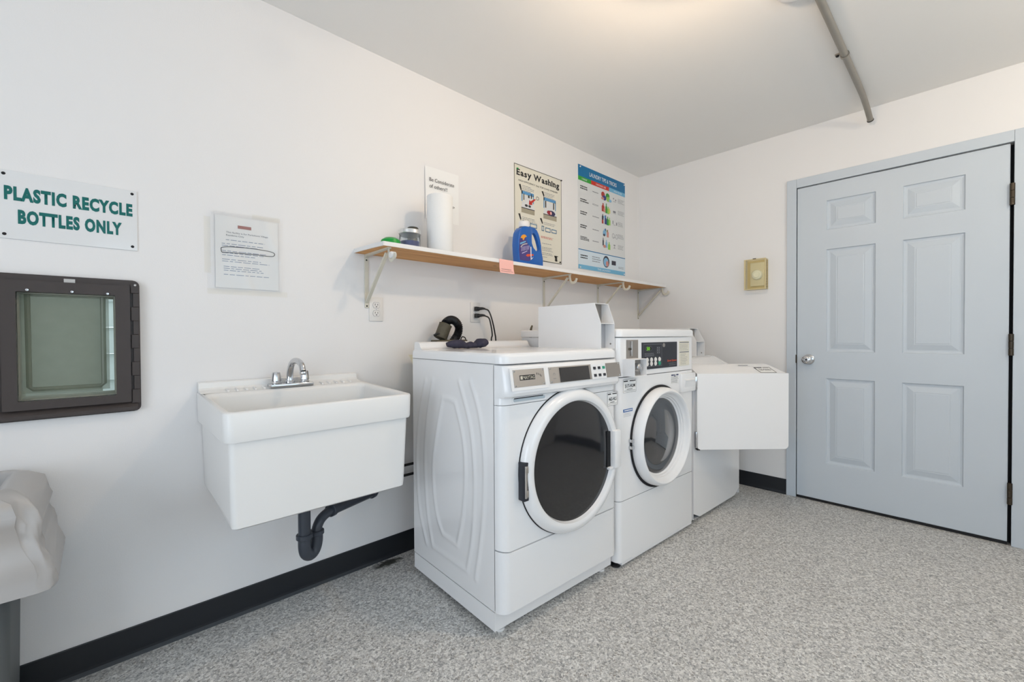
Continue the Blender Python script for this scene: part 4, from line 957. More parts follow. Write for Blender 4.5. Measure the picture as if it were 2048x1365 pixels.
tag(link('washer_hose', T_(spline([(-1.03, -0.0, 0.95), (-1.03, -0.08, 0.97), (-1.03, -0.10, 1.06), (-1.015, -0.105, 1.13), (-0.985, -0.11, 1.158), (-0.95, -0.11, 1.14), (-0.94, -0.11, 1.05)], 14), lambda i, N: 0.022+0.002*math.sin(i*1.57), 14), M_HOSE, loc=(-1.0, -0.1, 0.95)), 'black hose hump showing over the top of the front-load washer', 'hose')
tag(link('wall_valve', T_(spline([(-1.395, -0.0, 1.02), (-1.395, -0.045, 1.04), (-1.39, -0.05, 1.12), (-1.378, -0.05, 1.15)], 6), lambda i, N: 0.012-0.007*i/N, 10), M_RUST, loc=(-1.395, -0.05, 1.0)), 'dark grimy valve stem half hidden behind the white coin box', 'valve')
# cream flared piece between sink and dryer
bm = newbm()
lt = [(-2.212, -2.15, -0.13, -0.06, 0.70), (-2.222, -2.15, -0.13, -0.06, 0.90), (-2.252, -2.13, -0.14, -0.05, 0.985), (-2.256, -2.13, -0.145, -0.045, 0.995)]
lps = [[bm.verts.new(p) for p in ((a, c, z), (b, c, z), (b, d, z), (a, d, z))] for a, b, c, d, z in lt]
for a, b in zip(lps, lps[1:]): bridge(bm, a, b)
bm.faces.new(lps[0]); bm.faces.new(lps[-1][::-1])
tag(link('lint_trap', bm, M_CREAMP, loc=(-2.2, -0.1, 0.70), smooth=False), 'cream plastic flared lint trap peeking out behind the big dryer', 'lint trap')

# outlets
def outlet(x, z, label, plug):
    o = thing('wall_outlet', label, 'outlet', (x, 0, z-0.057))
    link('cover_plate', B(x-0.035, x+0.035, -0.006, 0, z-0.057, z+0.057, bevel=0.0025), M_IVORY, o)
    for s_ in (-1, 1):
        zc = z+s_*0.0195
        pts = [(x+0.0172*math.cos(a)*1.0, zc+max(-0.0135, min(0.0135, 0.0172*math.sin(a)))) for a in [2*PI*i/28 for i in range(28)]]
        rc = link('receptacle', prism_y(pts, -0.006, -0.0078), M_IVORY, o, smooth=False)
        bm = frame_ring([(x+(a-x)*1.07, zc+(b-zc)*1.08) for a, b in pts], pts, -0.0058, -0.0064); link('receptacle_gap', bm, M_GREYINK, rc, smooth=False)
        bm = quads([(x-0.0075, x-0.0052, zc-0.001, zc+0.0075), (x+0.0052, x+0.0075, zc-0.001, zc+0.0065)], -0.0082); disc(x, zc-0.0072, 0.0028, 0.0028, -0.0082, bm, 12)
        link('slots', bm, M_DARK, rc, smooth=False)
    link('screw', lathe(newbm(), [(0, -0.0075), (0.0025, -0.0072), (0.003, -0.006)], 1, (x, 0, z), 12), M_CHROME, o)
    return o
outlet(-2.404, 1.217, 'ivory double wall outlet with nothing plugged in under the shelf end', False)
outlet(-1.80, 1.222, 'ivory double wall outlet with two black plugs in it', True)
for k, (z, mid, end) in enumerate(((1.2415, (-1.735, -0.075, 1.18), (-1.70, -0.07, 1.03)), (1.2025, (-1.742, -0.07, 1.16), (-1.732, -0.065, 1.03)))):
    c = thing('power_cord', ('black power cord in the upper socket above the big dryer', 'black power cord in the lower socket above the big dryer')[k], 'power cord', (-1.80, -0.01, z))
    bm = newbm(); pb = newbm(); box(pb, -0.013, 0.013, -0.03, -0.008, -0.012, 0.012, bevel=0.004); merge(bm, pb, Matrix.Translation((-1.80, 0, z)))
    tube(bm, [(-1.797, -0.026, z), (-1.78, -0.045, z+0.002), (-1.768, -0.055, z)], lambda i, N: 0.010-0.0025*i, 10)
    link('plug', bm, M_BLACKP, c)
    link('cable', T_(spline([(-1.772, -0.052, z), (-1.752, -0.066, z-0.012), mid, ((mid[0]+end[0])/2+0.006, -0.072, (mid[2]+end[2])/2), end, (end[0]+0.02, -0.07, 0.70), (end[0]+0.06, -0.06, 0.30)], 8), 0.0042, 8), M_BLACKP, c)

# ------------------------------------------------------------------ shelf, brackets
S0, S1, SY, SZB, SZT = -2.508, -0.004, -0.247, 1.474, 1.493
s = thing('wall_shelf', 'long pine wall shelf with a white painted edge under the posters', 'shelf', (-1.25, 0, SZB))
def left_edge(t): return S0+0.022*t**1.5
pl = [(left_edge(t/8), SY*t/8) for t in range(9)]+[(S1, SY), (S1, 0)]
pl = [(x+0.004, y) if i < 9 else (x, y) for i, (x, y) in enumerate(pl)]
link('plank', prism_z([(x, max(y, SY+0.004)) for x, y in pl], SZB, SZT-0.002), M_WOOD, s, smooth=False)
link('painted_top', prism_z(pl, SZT-0.0018, SZT), M_PLASTIC, s, smooth=False)
link('painted_front', B(left_edge(1)+0.004, S1, SY-0.001, SY+0.0038, SZB+0.0005, SZT-0.002), M_PLASTIC, s, smooth=False)
bm = newbm()
a = [(left_edge(t/8), SY*t/8) for t in range(9)]; ring = a+[(x+0.0038, y) for x, y in a[::-1]]
prism_z(ring, SZB+0.0005, SZT-0.0002, bm); link('painted_end', bm, M_PLASTIC, s, smooth=False)
def bracket(x, kind, label):
    b = thing('shelf_bracket', label, 'bracket', (x, 0, 1.222), group='shelf brackets')
    w_ = 0.010
    link('wall_leg', B(x-w_, x+w_, -0.005, 0, 1.222, 1.474, bevel=0.002), M_CREAMMETAL, b, smooth=False)
    link('shelf_arm', prism_x([(0, 1.4738), (-0.232, 1.4738), (-0.232, 1.468), (-0.03, 1.464), (0, 1.456)], x-w_*0.8, x+w_*0.8), M_CREAMMETAL, b, smooth=False)
    p0, p1 = Vector((x, -0.005, 1.248)), Vector((x, -0.208, 1.452)); d_ = (p1-p0); L_ = d_.length
    bm = newbm(); b2 = B(-0.0085, 0.0085, -0.0045, 0.0045, 0, L_, bevel=0.002); ang = math.atan2(-d_.y, d_.z)
    merge(bm, b2, Matrix.Translation(p0) @ Matrix.Rotation(ang, 4, 'X')); link('brace', bm, M_CREAMMETAL, b, smooth=False)
    hk = spline([(x, -0.222, 1.470), (x, -0.224, 1.448), (x, -0.232, 1.424), (x, -0.250, 1.416), (x, -0.270, 1.424), (x, -0.278, 1.442)], 6)
    link('rod_hook', T_(hk, 0.008, 8, flat=(0.35, 1.1)), M_CREAMMETAL, b)
    if kind == 0:
        link('rod_cap', lathe(newbm(), [(0, -0.012), (0.013, -0.012), (0.015, -0.008), (0.015, 0.010), (0, 0.010)], 0, (x+0.004, -0.252, 1.437), 24), M_PLASTIC, b)
    for z in (1.447, 1.231): link('screw', lathe(newbm(), [(0, -0.0075), (0.003, -0.0072), (0.004, -0.005)], 1, (x, 0, z), 12), M_DARK, b)
bracket(-2.450, 0, 'cream metal shelf bracket with a white rod cap beside the empty outlet')
bracket(-1.215, 1, 'cream metal shelf bracket with an open rod hook between the two big posters')
bracket(-0.605, 1, 'cream metal shelf bracket with an open rod hook below the blue laundry poster')
bracket(-0.022, 1, 'cream metal shelf bracket with an open rod hook at the room corner')

# ------------------------------------------------------------------ on the shelf
ZS = SZT
r_ = thing('paper_towel_roll', 'white paper towel roll standing on the shelf before the considerate note', 'paper towel', (-2.145, -0.165, ZS))
bm = newbm(); lathe(bm, [(0.02, 0.0), (0.061, 0.0), (0.0635, 0.003), (0.0635, 0.275), (0.061, 0.279), (0.02, 0.279)], 2, (-2.145, -0.165, ZS), 48)
link('roll', bm, M_PAPERW, r_, angle=50)
link('core', lathe(newbm(), [(0.02, 0.0), (0.02, 0.279), (0.0185, 0.279), (0.0185, 0.0)], 2, (-2.145, -0.165, ZS), 32, closed=True), M_PTAN, r_)
jr = thing('glass_jar', 'clear glass jar of blue liquid with a silver lid on the shelf', 'jar', (-2.318, -0.175, ZS))
bm = newbm(); jx = (-2.318, -0.175, ZS)
lathe(bm, [(0.0, 0.0), (0.044, 0.0), (0.048, 0.004), (0.048, 0.062), (0.045, 0.066), (0.043, 0.064), (0.0455, 0.06), (0.0455, 0.005), (0.0, 0.004)], 2, jx, 40); link('jar_body', bm, M_JARGLASS, jr)
link('blue_liquid', lathe(newbm(), [(0.0, 0.0045), (0.045, 0.0055), (0.045, 0.030), (0.0, 0.030)], 2, jx, 40), M_JARBLUE, jr)
link('lid', lathe(newbm(), [(0.0, 0.064), (0.050, 0.064), (0.0515, 0.066), (0.0515, 0.080), (0.049, 0.0835), (0.0, 0.084)], 2, jx, 40), M_SILVER, jr)
gd = newbm(); lathe(gd, [(0.0, 0.0), (0.043, 0.0), (0.044, 0.006), (0.040, 0.018), (0.025, 0.028), (0.0, 0.031)], 2, (-2.428, -0.20, ZS), 40)
tag(link('green_lid', gd, M_GREEN, loc=(-2.428, -0.20, ZS)), 'green domed plastic lid lying at the end of the shelf', 'lid')
bt = thing('dark_bottle', 'small bottle with a black cap behind the silver-lidded jar', 'bottle', (-2.252, -0.09, ZS))
link('bottle_body', lathe(newbm(), [(0, 0), (0.027, 0), (0.029, 0.004), (0.029, 0.075), (0.022, 0.085), (0, 0.085)], 2, (-2.252, -0.09, ZS), 28), M_RUST, bt)
link('cap', lathe(newbm(), [(0, 0.085), (0.026, 0.085), (0.027, 0.088), (0.027, 0.120), (0.023, 0.124), (0, 0.124)], 2, (-2.252, -0.09, ZS), 28), mat('olive_black_cap', (46, 46, 34), 0.5, srgb=True), bt)
# detergent bottle from its outline
YB = -0.150
def DB(cx, cy_): return WA(1020+cx/13.0, 430+cy_/13.0, YB-0.012)
d = thing('detergent_bottle', 'blue laundry detergent jug with white cap and moulded handle on the shelf', 'detergent', (-1.53, YB, ZS))
outl = [(560, 318), (470, 305), (330, 310), (262, 330), (215, 400), (188, 470), (170, 600), (163, 760), (170, 930), (182, 1100), (190, 1250), (480, 1290), (812, 1330), (822, 1150), (826, 980), (812, 800), (778, 610), (742, 490), (700, 400), (640, 345)]
hole = [(560, 500), (620, 470), (665, 530), (715, 670), (755, 830), (765, 900), (735, 955), (680, 950), (610, 860), (560, 740), (535, 610)]
o2 = [DB(*p) for p in outl]; zlo = min(z for _, z in o2)
o2 = [(x, ZS+0.001 if outl[i][1] >= 1240 else z) for i, (x, z) in enumerate(o2)]
h2 = [DB(*p) for p in hole]
bm = newbm()
vo = [bm.verts.new((x, YB-0.03, z)) for x, z in o2]; vh = [bm.verts.new((x, YB-0.03, z)) for x, z in h2]
es = [bm.edges.new((vo[i], vo[(i+1) % len(vo)])) for i in range(len(vo))]+[bm.edges.new((vh[i], vh[(i+1) % len(vh)])) for i in range(len(vh))]
bmesh.ops.triangle_fill(bm, edges=es, use_beauty=True, use_dissolve=False)
fs = list(bm.faces); ret = bmesh.ops.extrude_face_region(bm, geom=fs)
bmesh.ops.translate(bm, verts=[v for v in ret['geom'] if isinstance(v, bmesh.types.BMVert)], vec=(0, 0.055, 0))
bmesh.ops.recalc_face_normals(bm, faces=bm.faces)
sharp = [e_ for e_ in bm.edges if len(e_.link_faces) == 2 and e_.calc_face_angle() > 1.0 and abs(e_.verts[0].co.y-e_.verts[1].co.y) < 1e-5 and not any(math.hypot(e_.verts[0].co.x-a_, e_.verts[0].co.z-b_) < 1e-4 for a_, b_ in h2)]
bmesh.ops.bevel(bm, geom=sharp, offset=0.011, segments=3, profile=0.5, affect='EDGES', clamp_overlap=True)
hxm = min(a_ for a_, b_ in h2)
for v in bm.verts:
    t_ = max(0, min(1, (v.co.x-(hxm-0.015))/0.03)); t_ = t_*t_*(3-2*t_)*(1 if v.co.z > h2[6][1]-0.02 else max(0, 1-(h2[6][1]-0.02-v.co.z)/0.03))
    v.co.y = (YB-0.0025)+(v.co.y-(YB-0.0025))*(1-0.62*t_)
jug = link('jug', bm, M_DBLUE, d, angle=50)
c0, c1 = DB(275, 230), DB(525, 230); ct = DB(400, 165); cz = DB(400, 310)
link('cap', lathe(newbm(), [(0, 0), (0.031, 0), (0.032, 0.002), (0.0315, ct[1]-cz[1]-0.004), (0.029, ct[1]-cz[1]), (0, ct[1]-cz[1])], 2, ((c0[0]+c1[0])/2, YB, cz[1]-0.002), 32), M_PLASTIC, d)
ly = YB-0.0315
def L_(pts, y): return poly([DB(*p) for p in pts], y)
lb = link('label', L_([(188, 640), (350, 610), (372, 700), (440, 830), (470, 860), (500, 1180), (420, 1215), (200, 1180), (178, 950)], ly), M_LABELP, d, smooth=False)
link('label_sun', L_([(212, 618), (236, 560), (280, 528), (330, 530), (378, 580), (330, 600), (305, 640), (300, 670), (270, 665), (262, 620)], ly-0.0005), M_ORANGE, lb, smooth=False)
link('label_band', L_([(200, 740), (345, 690), (350, 720), (200, 785)], ly-0.0005), M_PLBLUE, lb, smooth=False)
link('label_arc', L_([(210, 850), (250, 790), (320, 760), (395, 752), (380, 775), (320, 785), (262, 812), (225, 858)], ly-0.0005), M_PTAN2, lb, smooth=False)
bm = newbm()
for k in range(6):
    xx = 235+k*36; L2 = [(xx, 960-k*8), (xx+12, 955-k*8), (xx+24, 840-k*6), (xx+10, 842-k*6)]; poly([DB(*p) for p in L2], ly-0.0006, bm)
poly([DB(*p) for p in [(250, 1000), (385, 945), (388, 960), (250, 1025)]], ly-0.0006, bm)
link('label_strokes', bm, M_LILAC, lb, smooth=False)
link('label_fruit', L_([(350, 1075), (380, 1035), (460, 1030), (550, 1040), (550, 1075), (460, 1085), (400, 1100)], ly-0.0007), M_REDPRINT, lb, smooth=False)
link('label_edge', L_([(466, 840), (490, 850), (495, 1150), (545, 1105), (520, 1150), (475, 1190)], ly-0.0008), M_WHITEINK, lb, smooth=False)
# sticky note hanging over the shelf edge
bm = newbm(); nx0, nx1 = -1.830, -1.730
rows = [(0.012, 1.4955), (SY+0.0, 1.4955)]
prf = [(SY+0.03, SZT+0.0006), (SY-0.0015, SZT+0.0012), (SY-0.0030, SZT-0.004), (SY-0.004, 1.47), (SY-0.006, 1.445), (SY-0.013, 1.420)]
va = [bm.verts.new((nx0-0.004*k/5, y, z)) for k, (y, z) in enumerate(prf)]; vb = [bm.verts.new((nx1, y, z)) for y, z in prf]
for i in range(5): bm.faces.new((va[i], vb[i], vb[i+1], va[i+1]))
nt_ = thing('sticky_note', 'pink handwritten paper note hanging over the front edge of the shelf', 'note', (-1.78, SY, 1.42))
link('note_sheet', bm, M_PINK, nt_)
bm = newbm(); rnd = random.Random(3)
for zz, xa_, xb_ in ((1.441, nx0+0.006, nx1-0.02), (1.430, nx0+0.004, nx1-0.006)):
    yy_ = SY-0.0092 if zz < 1.435 else SY-0.0078
    pts = []; x = xa_
    while x < xb_:
        pts.append((x, yy_-0.0015, zz+0.0035*math.sin(x*900)*rnd.random())); x += 0.0016
    tube(bm, pts, 0.0005, 4)
link('handwriting', bm, M_INK, nt_, smooth=False)

# ------------------------------------------------------------------ notices and posters on the wall
c = thing('considerate_note', 'plain white paper note asking people to be considerate behind the towel roll', 'note', (-2.02, 0, 1.70))
CX0, CX1, CZ0, CZ1 = -2.127, -1.911, 1.703, 1.978
bm = newbm(); n_ = 10
fr_ = [bm.verts.new((CX0+(CX1-CX0)*i/n_, -0.002-0.006*(1-i/n_)**3, CZ0)) for i in range(n_+1)]; to_ = [bm.verts.new((CX0+(CX1-CX0)*i/n_, -0.002-0.002*(1-i/n_)**2, CZ1)) for i in range(n_+1)]
for i in range(n_): bm.faces.new((fr_[i], fr_[i+1], to_[i+1], to_[i]))
link('sheet', bm, M_PAPER, c)
def C_(cx, cy_): return WA(680+cx/4.265, 320+cy_/4.265)
bm = newbm()
a = C_(757, 190); b = C_(966, 238); text_y('Be Considerate', a[0], b[0], b[1]-0.001, b[1]+0.018, -0.0085, 0.0, bm=bm)
a = C_(757, 248); b = C_(908, 275); text_y('of others!!', a[0], b[0], b[1]-0.001, b[1]+0.018, -0.0085, 0.0, bm=bm)
a = C_(880, 395); b = C_(973, 418); text_y('wash up', a[0]-0.03, b[0], b[1]-0.004, b[1]+0.013, -0.0055, 0.0, bm=bm)
link('lettering', bm, M_INK, c, smooth=False)

p = thing('washing_poster', 'cream wall poster with bold Easy Washing title and washer drawings', 'poster', (-1.26, 0, 1.58))
EX0, EX1, EZ0, EZ1 = -1.484, -1.032, 1.581, 2.165
link('sheet', B(EX0, EX1, -0.003, 0, EZ0, EZ1), M_CREAM, p, smooth=False)
def K(cx, cy_): return WA(1020+cx/5.46, 310+cy_/5.46)
yp = -0.0036
def R(cx0, cy0, cx1, cy1):   # rectangle from the two crop corners
    a = K(cx0, cy0); b = K(cx1, cy1); return (a[0], b[0], min(a[1], b[1]), max(a[1], b[1]))
t = 0.0035
link('border', quads([(EX0, EX1, EZ1-t, EZ1), (EX0, EX1, EZ0, EZ0+t), (EX0, EX0+t, EZ0, EZ1), (EX1-t, EX1, EZ0, EZ1)], yp), M_INK, p, smooth=False)
W_, H_ = EX1-EX0, EZ1-EZ0
tb = newbm()
lo_l, lo_r, hi_l = K(75, 222), K(532, 366), K(66, 152)
zb_, cap = (lo_l[1]+lo_r[1])/2, (hi_l[1]-lo_l[1])
tx0, tx1 = lo_l[0]-0.006, lo_r[0]
capu = max(v.co.y for v in text_bm('E', 0.03).verts)
pos, x = [], 0.0
for ch in 'Easy Washing':
    if ch == ' ': x += 0.26; continue
    g = text_bm(ch, 0.034); xs_ = [v.co.x for v in g.verts]; w_ = max(xs_)-min(xs_)
    pos.append((ch, g, x, min(xs_), w_)); x += w_+0.075
sx_, sz_ = (tx1-tx0)/(x-0.075), cap/capu
for ch, g, px_, mn_, w_ in pos:
    ys_ = [v.co.y for v in g.verts]; top_, bot_ = max(ys_), min(ys_)
    for v in g.verts: v.co = Vector((tx0+(v.co.x-mn_+px_)*sx_, yp, zb_+v.co.y*sz_))
    merge(tb, g)
    st_w, th = 0.17, 0.045
    feet = {'E': [(0, 0.05, 0), (0, 0.05, 1)], 'W': [(-0.02, 0.02, 1), (w_-st_w+0.02, 0.02, 1)], 'y': [(-0.02, 0.02, 2), (w_-st_w+0.02, 0.02, 2)], 'h': [(-0.0, 0.04, 0), (w_-st_w, 0.04, 0), (-0.06, 0, 1)], 'i': [(0, 0.05, 0), (-0.06, 0, 2)], 'n': [(0, 0.04, 0), (w_-st_w, 0.04, 0), (-0.06, 0, 2)], 'a': [(w_-st_w+0.05, 0.03, 0)]}.get(ch, [])
    xh = 0.49
    for fx0, ex, row in feet:
        zz = {0: 0.0, 1: top_-th, 2: xh-th+0.03}[row]
        quads([(tx0+(px_+fx0-ex)*sx_, tx0+(px_+fx0+st_w+ex)*sx_, zb_+zz*sz_, zb_+(zz+th)*sz_)], yp-0.0001, tb)
link('title', tb, M_INK, p, smooth=False)
sl_, sr_, sh_ = K(88, 300), K(515, 420), K(88, 276)
bm = newbm(); text_y('HIGH EFFICIENCY (he) TOP-LOAD WASHER', sl_[0], sr_[0], (sl_[1]+sr_[1])/2, (sl_[1]+sr_[1])/2+(sh_[1]-sl_[1]), yp, 0.004, bm=bm); link('subtitle', bm, M_INK, p, smooth=False)
small = []
for a in ((130, 325, 262, 385, 4), (370, 405, 495, 445, 4), (130, 675, 300, 715, 3), (360, 730, 495, 765, 2), (345, 975, 485, 985, 1), (345, 1000, 470, 1045, 3), (345, 1060, 470, 1085, 2), (345, 1105, 405, 1115, 1), (355, 1150, 410, 1162, 1)):
    r = R(*a[:4]); r = (r[0], r[1], r[3]-0.0085*a[4]*1.15, r[3]); small += lines_block(r[0], r[1], r[2], r[3], a[4], 0.32, 0.3)
link('small_print', quads(small, yp), M_GREYINK, p, smooth=False)
rd = []
r = R(335, 890, 480, 940); rd += lines_block(r[0], r[1], r[2], r[3]+0.004, 4, 0.45, 0.2); link('red_print', quads(rd, yp), mat('red_faded_print', (214, 92, 84), 0.5, srgb=True), p, smooth=False)
pens = newbm()
for (a, b) in (((92, 318), (118, 398)), ((340, 398), (366, 465)), ((86, 640), (114, 718)), ((322, 692), (350, 762))):
    A = K(*a); Bp = K(*b); poly([(A[0], A[1]), (A[0]+0.016, A[1]+0.003), (Bp[0]+0.004, Bp[1]+0.014), (Bp[0], Bp[1]), (Bp[0]-0.008, Bp[1]+0.012)], yp, pens)
link('pen_symbols', pens, M_INK, p, smooth=False)
gy_ = newbm(); M_DRB = mat('drawing_blue', (92, 152, 200), 0.4, srgb=True)
def washer_pic(l, tp, rr_, bt_, mid):
    """blue console arch over a grey machine front; in crop pixels of the left edge / right edge"""
    A = K(l, tp); C2 = K(rr_, bt_); x0, x1 = A[0], C2[0]; z1 = A[1]; z0 = C2[1]; zm = z0+(z1-z0)*mid
    w_ = x1-x0; tt = 0.008; bl_, wt_, tn_ = newbm(), newbm(), newbm()
    quads([(x0, x1-0.04*w_, z1-0.02, z1), (x0, x0+tt, zm, z1), (x1-tt-0.04*w_, x1-0.04*w_, zm, z1-0.012)], yp, bl_); link('drawing_console', bl_, M_DRB, p, smooth=False)
    quads([(x0+0.22*w_, x1-0.25*w_, zm, z1-0.028)], yp, wt_)
    poly([(x0-0.02*w_, z0+(zm-z0)*0.45), (x1+0.02*w_, z0+(zm-z0)*0.45), (x1-0.06*w_, zm), (x0+0.06*w_, zm)], yp-0.0002, wt_); link('drawing_lid', wt_, M_POSTERW, p, smooth=False)
    quads([(x0-0.02*w_, x1+0.02*w_, z0, z0+(zm-z0)*0.42)], yp, tn_); link('drawing_front', tn_, M_PTAN, p, smooth=False)
    quads([(x0-0.02*w_, x1+0.02*w_, z0+(zm-z0)*0.40, z0+(zm-z0)*0.47)], yp-0.0003, gy_)
    return x0, x1, z0, zm, z1
d1 = washer_pic(122, 388, 262, 664, 0.52)
d2 = washer_pic(362, 462, 502, 732, 0.5)
inkd = gy_
x0, x1, z0, zm, z1 = d1; disc(x0+0.36*(x1-x0), zm-0.022, 0.014, 0.008, yp-0.0006, inkd); disc(x0+0.62*(x1-x0), zm-0.022, 0.012, 0.008, yp-0.0006, inkd)
quads([(x0+0.5*(x1-x0), x0+0.62*(x1-x0), zm+0.03, zm+0.048), (x0+0.14*(x1-x0), x0+0.2*(x1-x0), zm+0.01, zm+0.05), (x0+0.72*(x1-x0), x0+0.8*(x1-x0), zm+0.03, zm+0.06)], yp-0.0006, inkd)
ringpoly(x1+0.03, zm+0.045, 0.014, 0.012, 0.003, yp, inkd)
x0, x1, z0, zm, z1 = d2
quads([(x0+0.12*(x1-x0), x0+0.2*(x1-x0), zm+0.005, zm+0.05), (x1-0.26*(x1-x0), x1-0.18*(x1-x0), zm+0.005, zm+0.05)], yp-0.0006, inkd)
link('drawing_ink', inkd, mat('drawing_ink', (58, 58, 62), 0.5, srgb=True), p, smooth=False)
cc = ((x0+x1)/2+0.004, zm-0.024)
link('laundry_navy', disc(cc[0]+0.01, cc[1], 0.038, 0.018, yp-0.0008), M_PNAVY, p, smooth=False)
link('laundry_red', disc(cc[0]-0.014, cc[1]+0.001, 0.022, 0.014, yp-0.0010), mat('laundry_red', (150, 44, 56), 0.5, srgb=True), p, smooth=False)
link('laundry_pink', disc(cc[0]+0.004, cc[1], 0.008, 0.011, yp-0.0012), M_PINK, p, smooth=False)
x0, x1, z0, zm, z1 = d1; aa = (x0+0.56*(x1-x0), zm+0.0)
link('red_arrow', poly([(aa[0], aa[1]-0.012), (aa[0]+0.004, aa[1]+0.022), (aa[0]+0.014, aa[1]+0.012), (aa[0]+0.05, aa[1]+0.034), (aa[0]+0.066, aa[1]+0.034), (aa[0]+0.03, aa[1]+0.004), (aa[0]+0.03, aa[1]-0.008)], yp-0.0012), mat('arrow_red', (196, 54, 44), 0.5, srgb=True), p, smooth=False)
bm = newbm()
for a in ((215, 745, 290, 812), (342, 772, 368, 836), (382, 792, 438, 855), (448, 812, 505, 868)):
    r = R(*a); tt = 0.006; quads([(r[0], r[1], r[3]-tt, r[3]), (r[0], r[1], r[2], r[2]+tt), (r[0], r[0]+tt, r[2], r[3]), (r[1]-tt, r[1], r[2], r[3])], yp, bm)
link('small_drawings', bm, mat('drawing_grey_blue', (104, 140, 170), 0.5, srgb=True), p, smooth=False)
r = R(478, 1102, 520, 1172); bm = newbm(); quads([(r[0], r[1], r[3]-0.006, r[3])], yp, bm); disc((r[0]+r[1])/2, (r[2]+r[3])/2, 0.012, 0.02, yp, bm); disc((r[0]+r[1])/2-0.008, (r[2]+r[3])/2+0.012, 0.008, 0.008, yp, bm); quads([(r[0]+0.006, r[1]-0.004, r[2]+0.004, r[2]+0.01)], yp, bm)
link('corner_emblem', bm, mat('emblem_grey', (72, 70, 66), 0.5, srgb=True), p, smooth=False)
for (x, z, mm) in ((EX0+0.026, EZ1-0.03, M_GREEN), (EX1-0.004, EZ1-0.005, M_DARK), (EX1-0.018, EZ0+0.012, M_DARK), (EX0+0.012, EZ0+0.06, M_DARK)):
    link('push_pin', lathe(newbm(), [(0, -0.012), (0.004, -0.0115), (0.005, -0.008), (0.003, -0.005), (0.005, -0.003)], 1, (x, 0, z), 12), mm, p)

p = thing('tips_poster', 'glossy white poster with a blue Laundry Tips and Tricks header', 'poster', (-0.53, 0, 1.575))
LX0, LX1, LZ0_, LZ1_ = -0.844, -0.226, 1.573, 2.330
LWd, LHt = LX1-LX0, LZ1_-LZ0_
link('sheet', B(LX0, LX1, -0.003, 0, LZ0_, LZ1_), M_POSTERW, p, smooth=False)
def fx(f): return LX0+LWd*f
def fz(f): return LZ1_-LHt*f
link('header', quads([(fx(0), fx(1), fz(0.108), fz(0))], yp), M_PBLUE, p, smooth=False)
bm = newbm(); text_y('LAUNDRY TIPS & TRICKS', fx(0.22), fx(0.80), fz(0.077), fz(0.038), yp-0.0005, 0.008, bm=bm); link('title', bm, M_WHITEINK, p, smooth=False)
for tx, f0, f1 in (('I WANT', 0.07, 0.175), ('I SHOULD USE', 0.35, 0.56), ('HOW TO USE', 0.74, 0.92)):
    link('band_lettering', text_y(tx, fx(f0), fx(f1), fz(0.137), fz(0.120), yp-0.0005, 0.004), M_WHITEINK, p, smooth=False)
link('footer_lettering', text_y('THE LAUNDRY', fx(0.38), fx(0.66), fz(0.987), fz(0.969), yp-0.0005, 0.0), M_WHITEINK, p, smooth=False)
link('green_band', quads([(fx(0), fx(0.255), fz(0.148), fz(0.108))], yp), M_PGREEN, p, smooth=False)
link('red_band', quads([(fx(0.255), fx(0.63), fz(0.148), fz(0.108))], yp), M_PRED, p, smooth=False)
link('light_blue_band', quads([(fx(0.63), fx(1), fz(0.148), fz(0.108))], yp), M_PLBLUE, p, smooth=False); link('footer_band', quads([(fx(0.0), fx(1), fz(0.998), fz(0.957))], yp), M_PLBLUE, p, smooth=False)
link('pale_panel', quads([(fx(0), fx(1), fz(0.957), fz(0.815))], yp), M_PPALE, p, smooth=False)
link('rule', quads([(fx(0), fx(1), fz(0.816), fz(0.808))], yp-0.0003), M_PBLUE, p, smooth=False)
dk, gr = [], []
rnd = random.Random(11)
for k, zc in enumerate((0.21, 0.335, 0.455, 0.585, 0.70)):
    dk += lines_block(fx(0.04), fx(0.21), fz(zc+0.02), fz(zc-0.02), 2 if k < 4 else 3, 0.5, 0.4, rnd)
    gr += lines_block(fx(0.28), fx(0.42), fz(zc+0.012), fz(zc-0.006), 1 if k not in (1,) else 2, 0.4, 0.2, rnd)
    gr += lines_block(fx(0.83), fx(0.98), fz(zc+0.03), fz(zc-0.02), 4, 0.3, 0.3, rnd)
    gr += lines_block(fx(0.72), fx(0.79), fz(zc+0.032), fz(zc+0.022), 1, 0.4, 0.2, rnd)
dk += lines_block(fx(0.04), fx(0.20), fz(0.90), fz(0.855), 2, 0.5, 0.2, rnd)
gr += lines_block(fx(0.27), fx(0.45), fz(0.915), fz(0.85), 3, 0.35, 0.2, rnd); gr += lines_block(fx(0.84), fx(0.97), fz(0.935), fz(0.91), 2, 0.4, 0.1, rnd)
bm = quads(dk, yp-0.0003); link('bold_print', bm, M_INK, p, smooth=False)
bm = quads(gr, yp-0.0003)
for zc in (0.60,):
    ringpoly(fx(0.725), fz(zc), 0.017, 0.020, 0.003, yp-0.0003, bm); ringpoly(fx(0.80), fz(zc), 0.016, 0.019, 0.003, yp-0.0003, bm)
for a in ((0.71, 0.725, 0.44, 0.475), (0.79, 0.81, 0.45, 0.48), (0.72, 0.74, 0.20, 0.215), (0.77, 0.79, 0.21, 0.225), (0.72, 0.78, 0.335, 0.355), (0.73, 0.77, 0.69, 0.70), (0.745, 0.755, 0.705, 0.725)): quads([(fx(a[0]), fx(a[1]), fz(a[3]), fz(a[2]))], yp-0.0003, bm)
link('grey_print', bm, M_GREYINK, p, smooth=False)
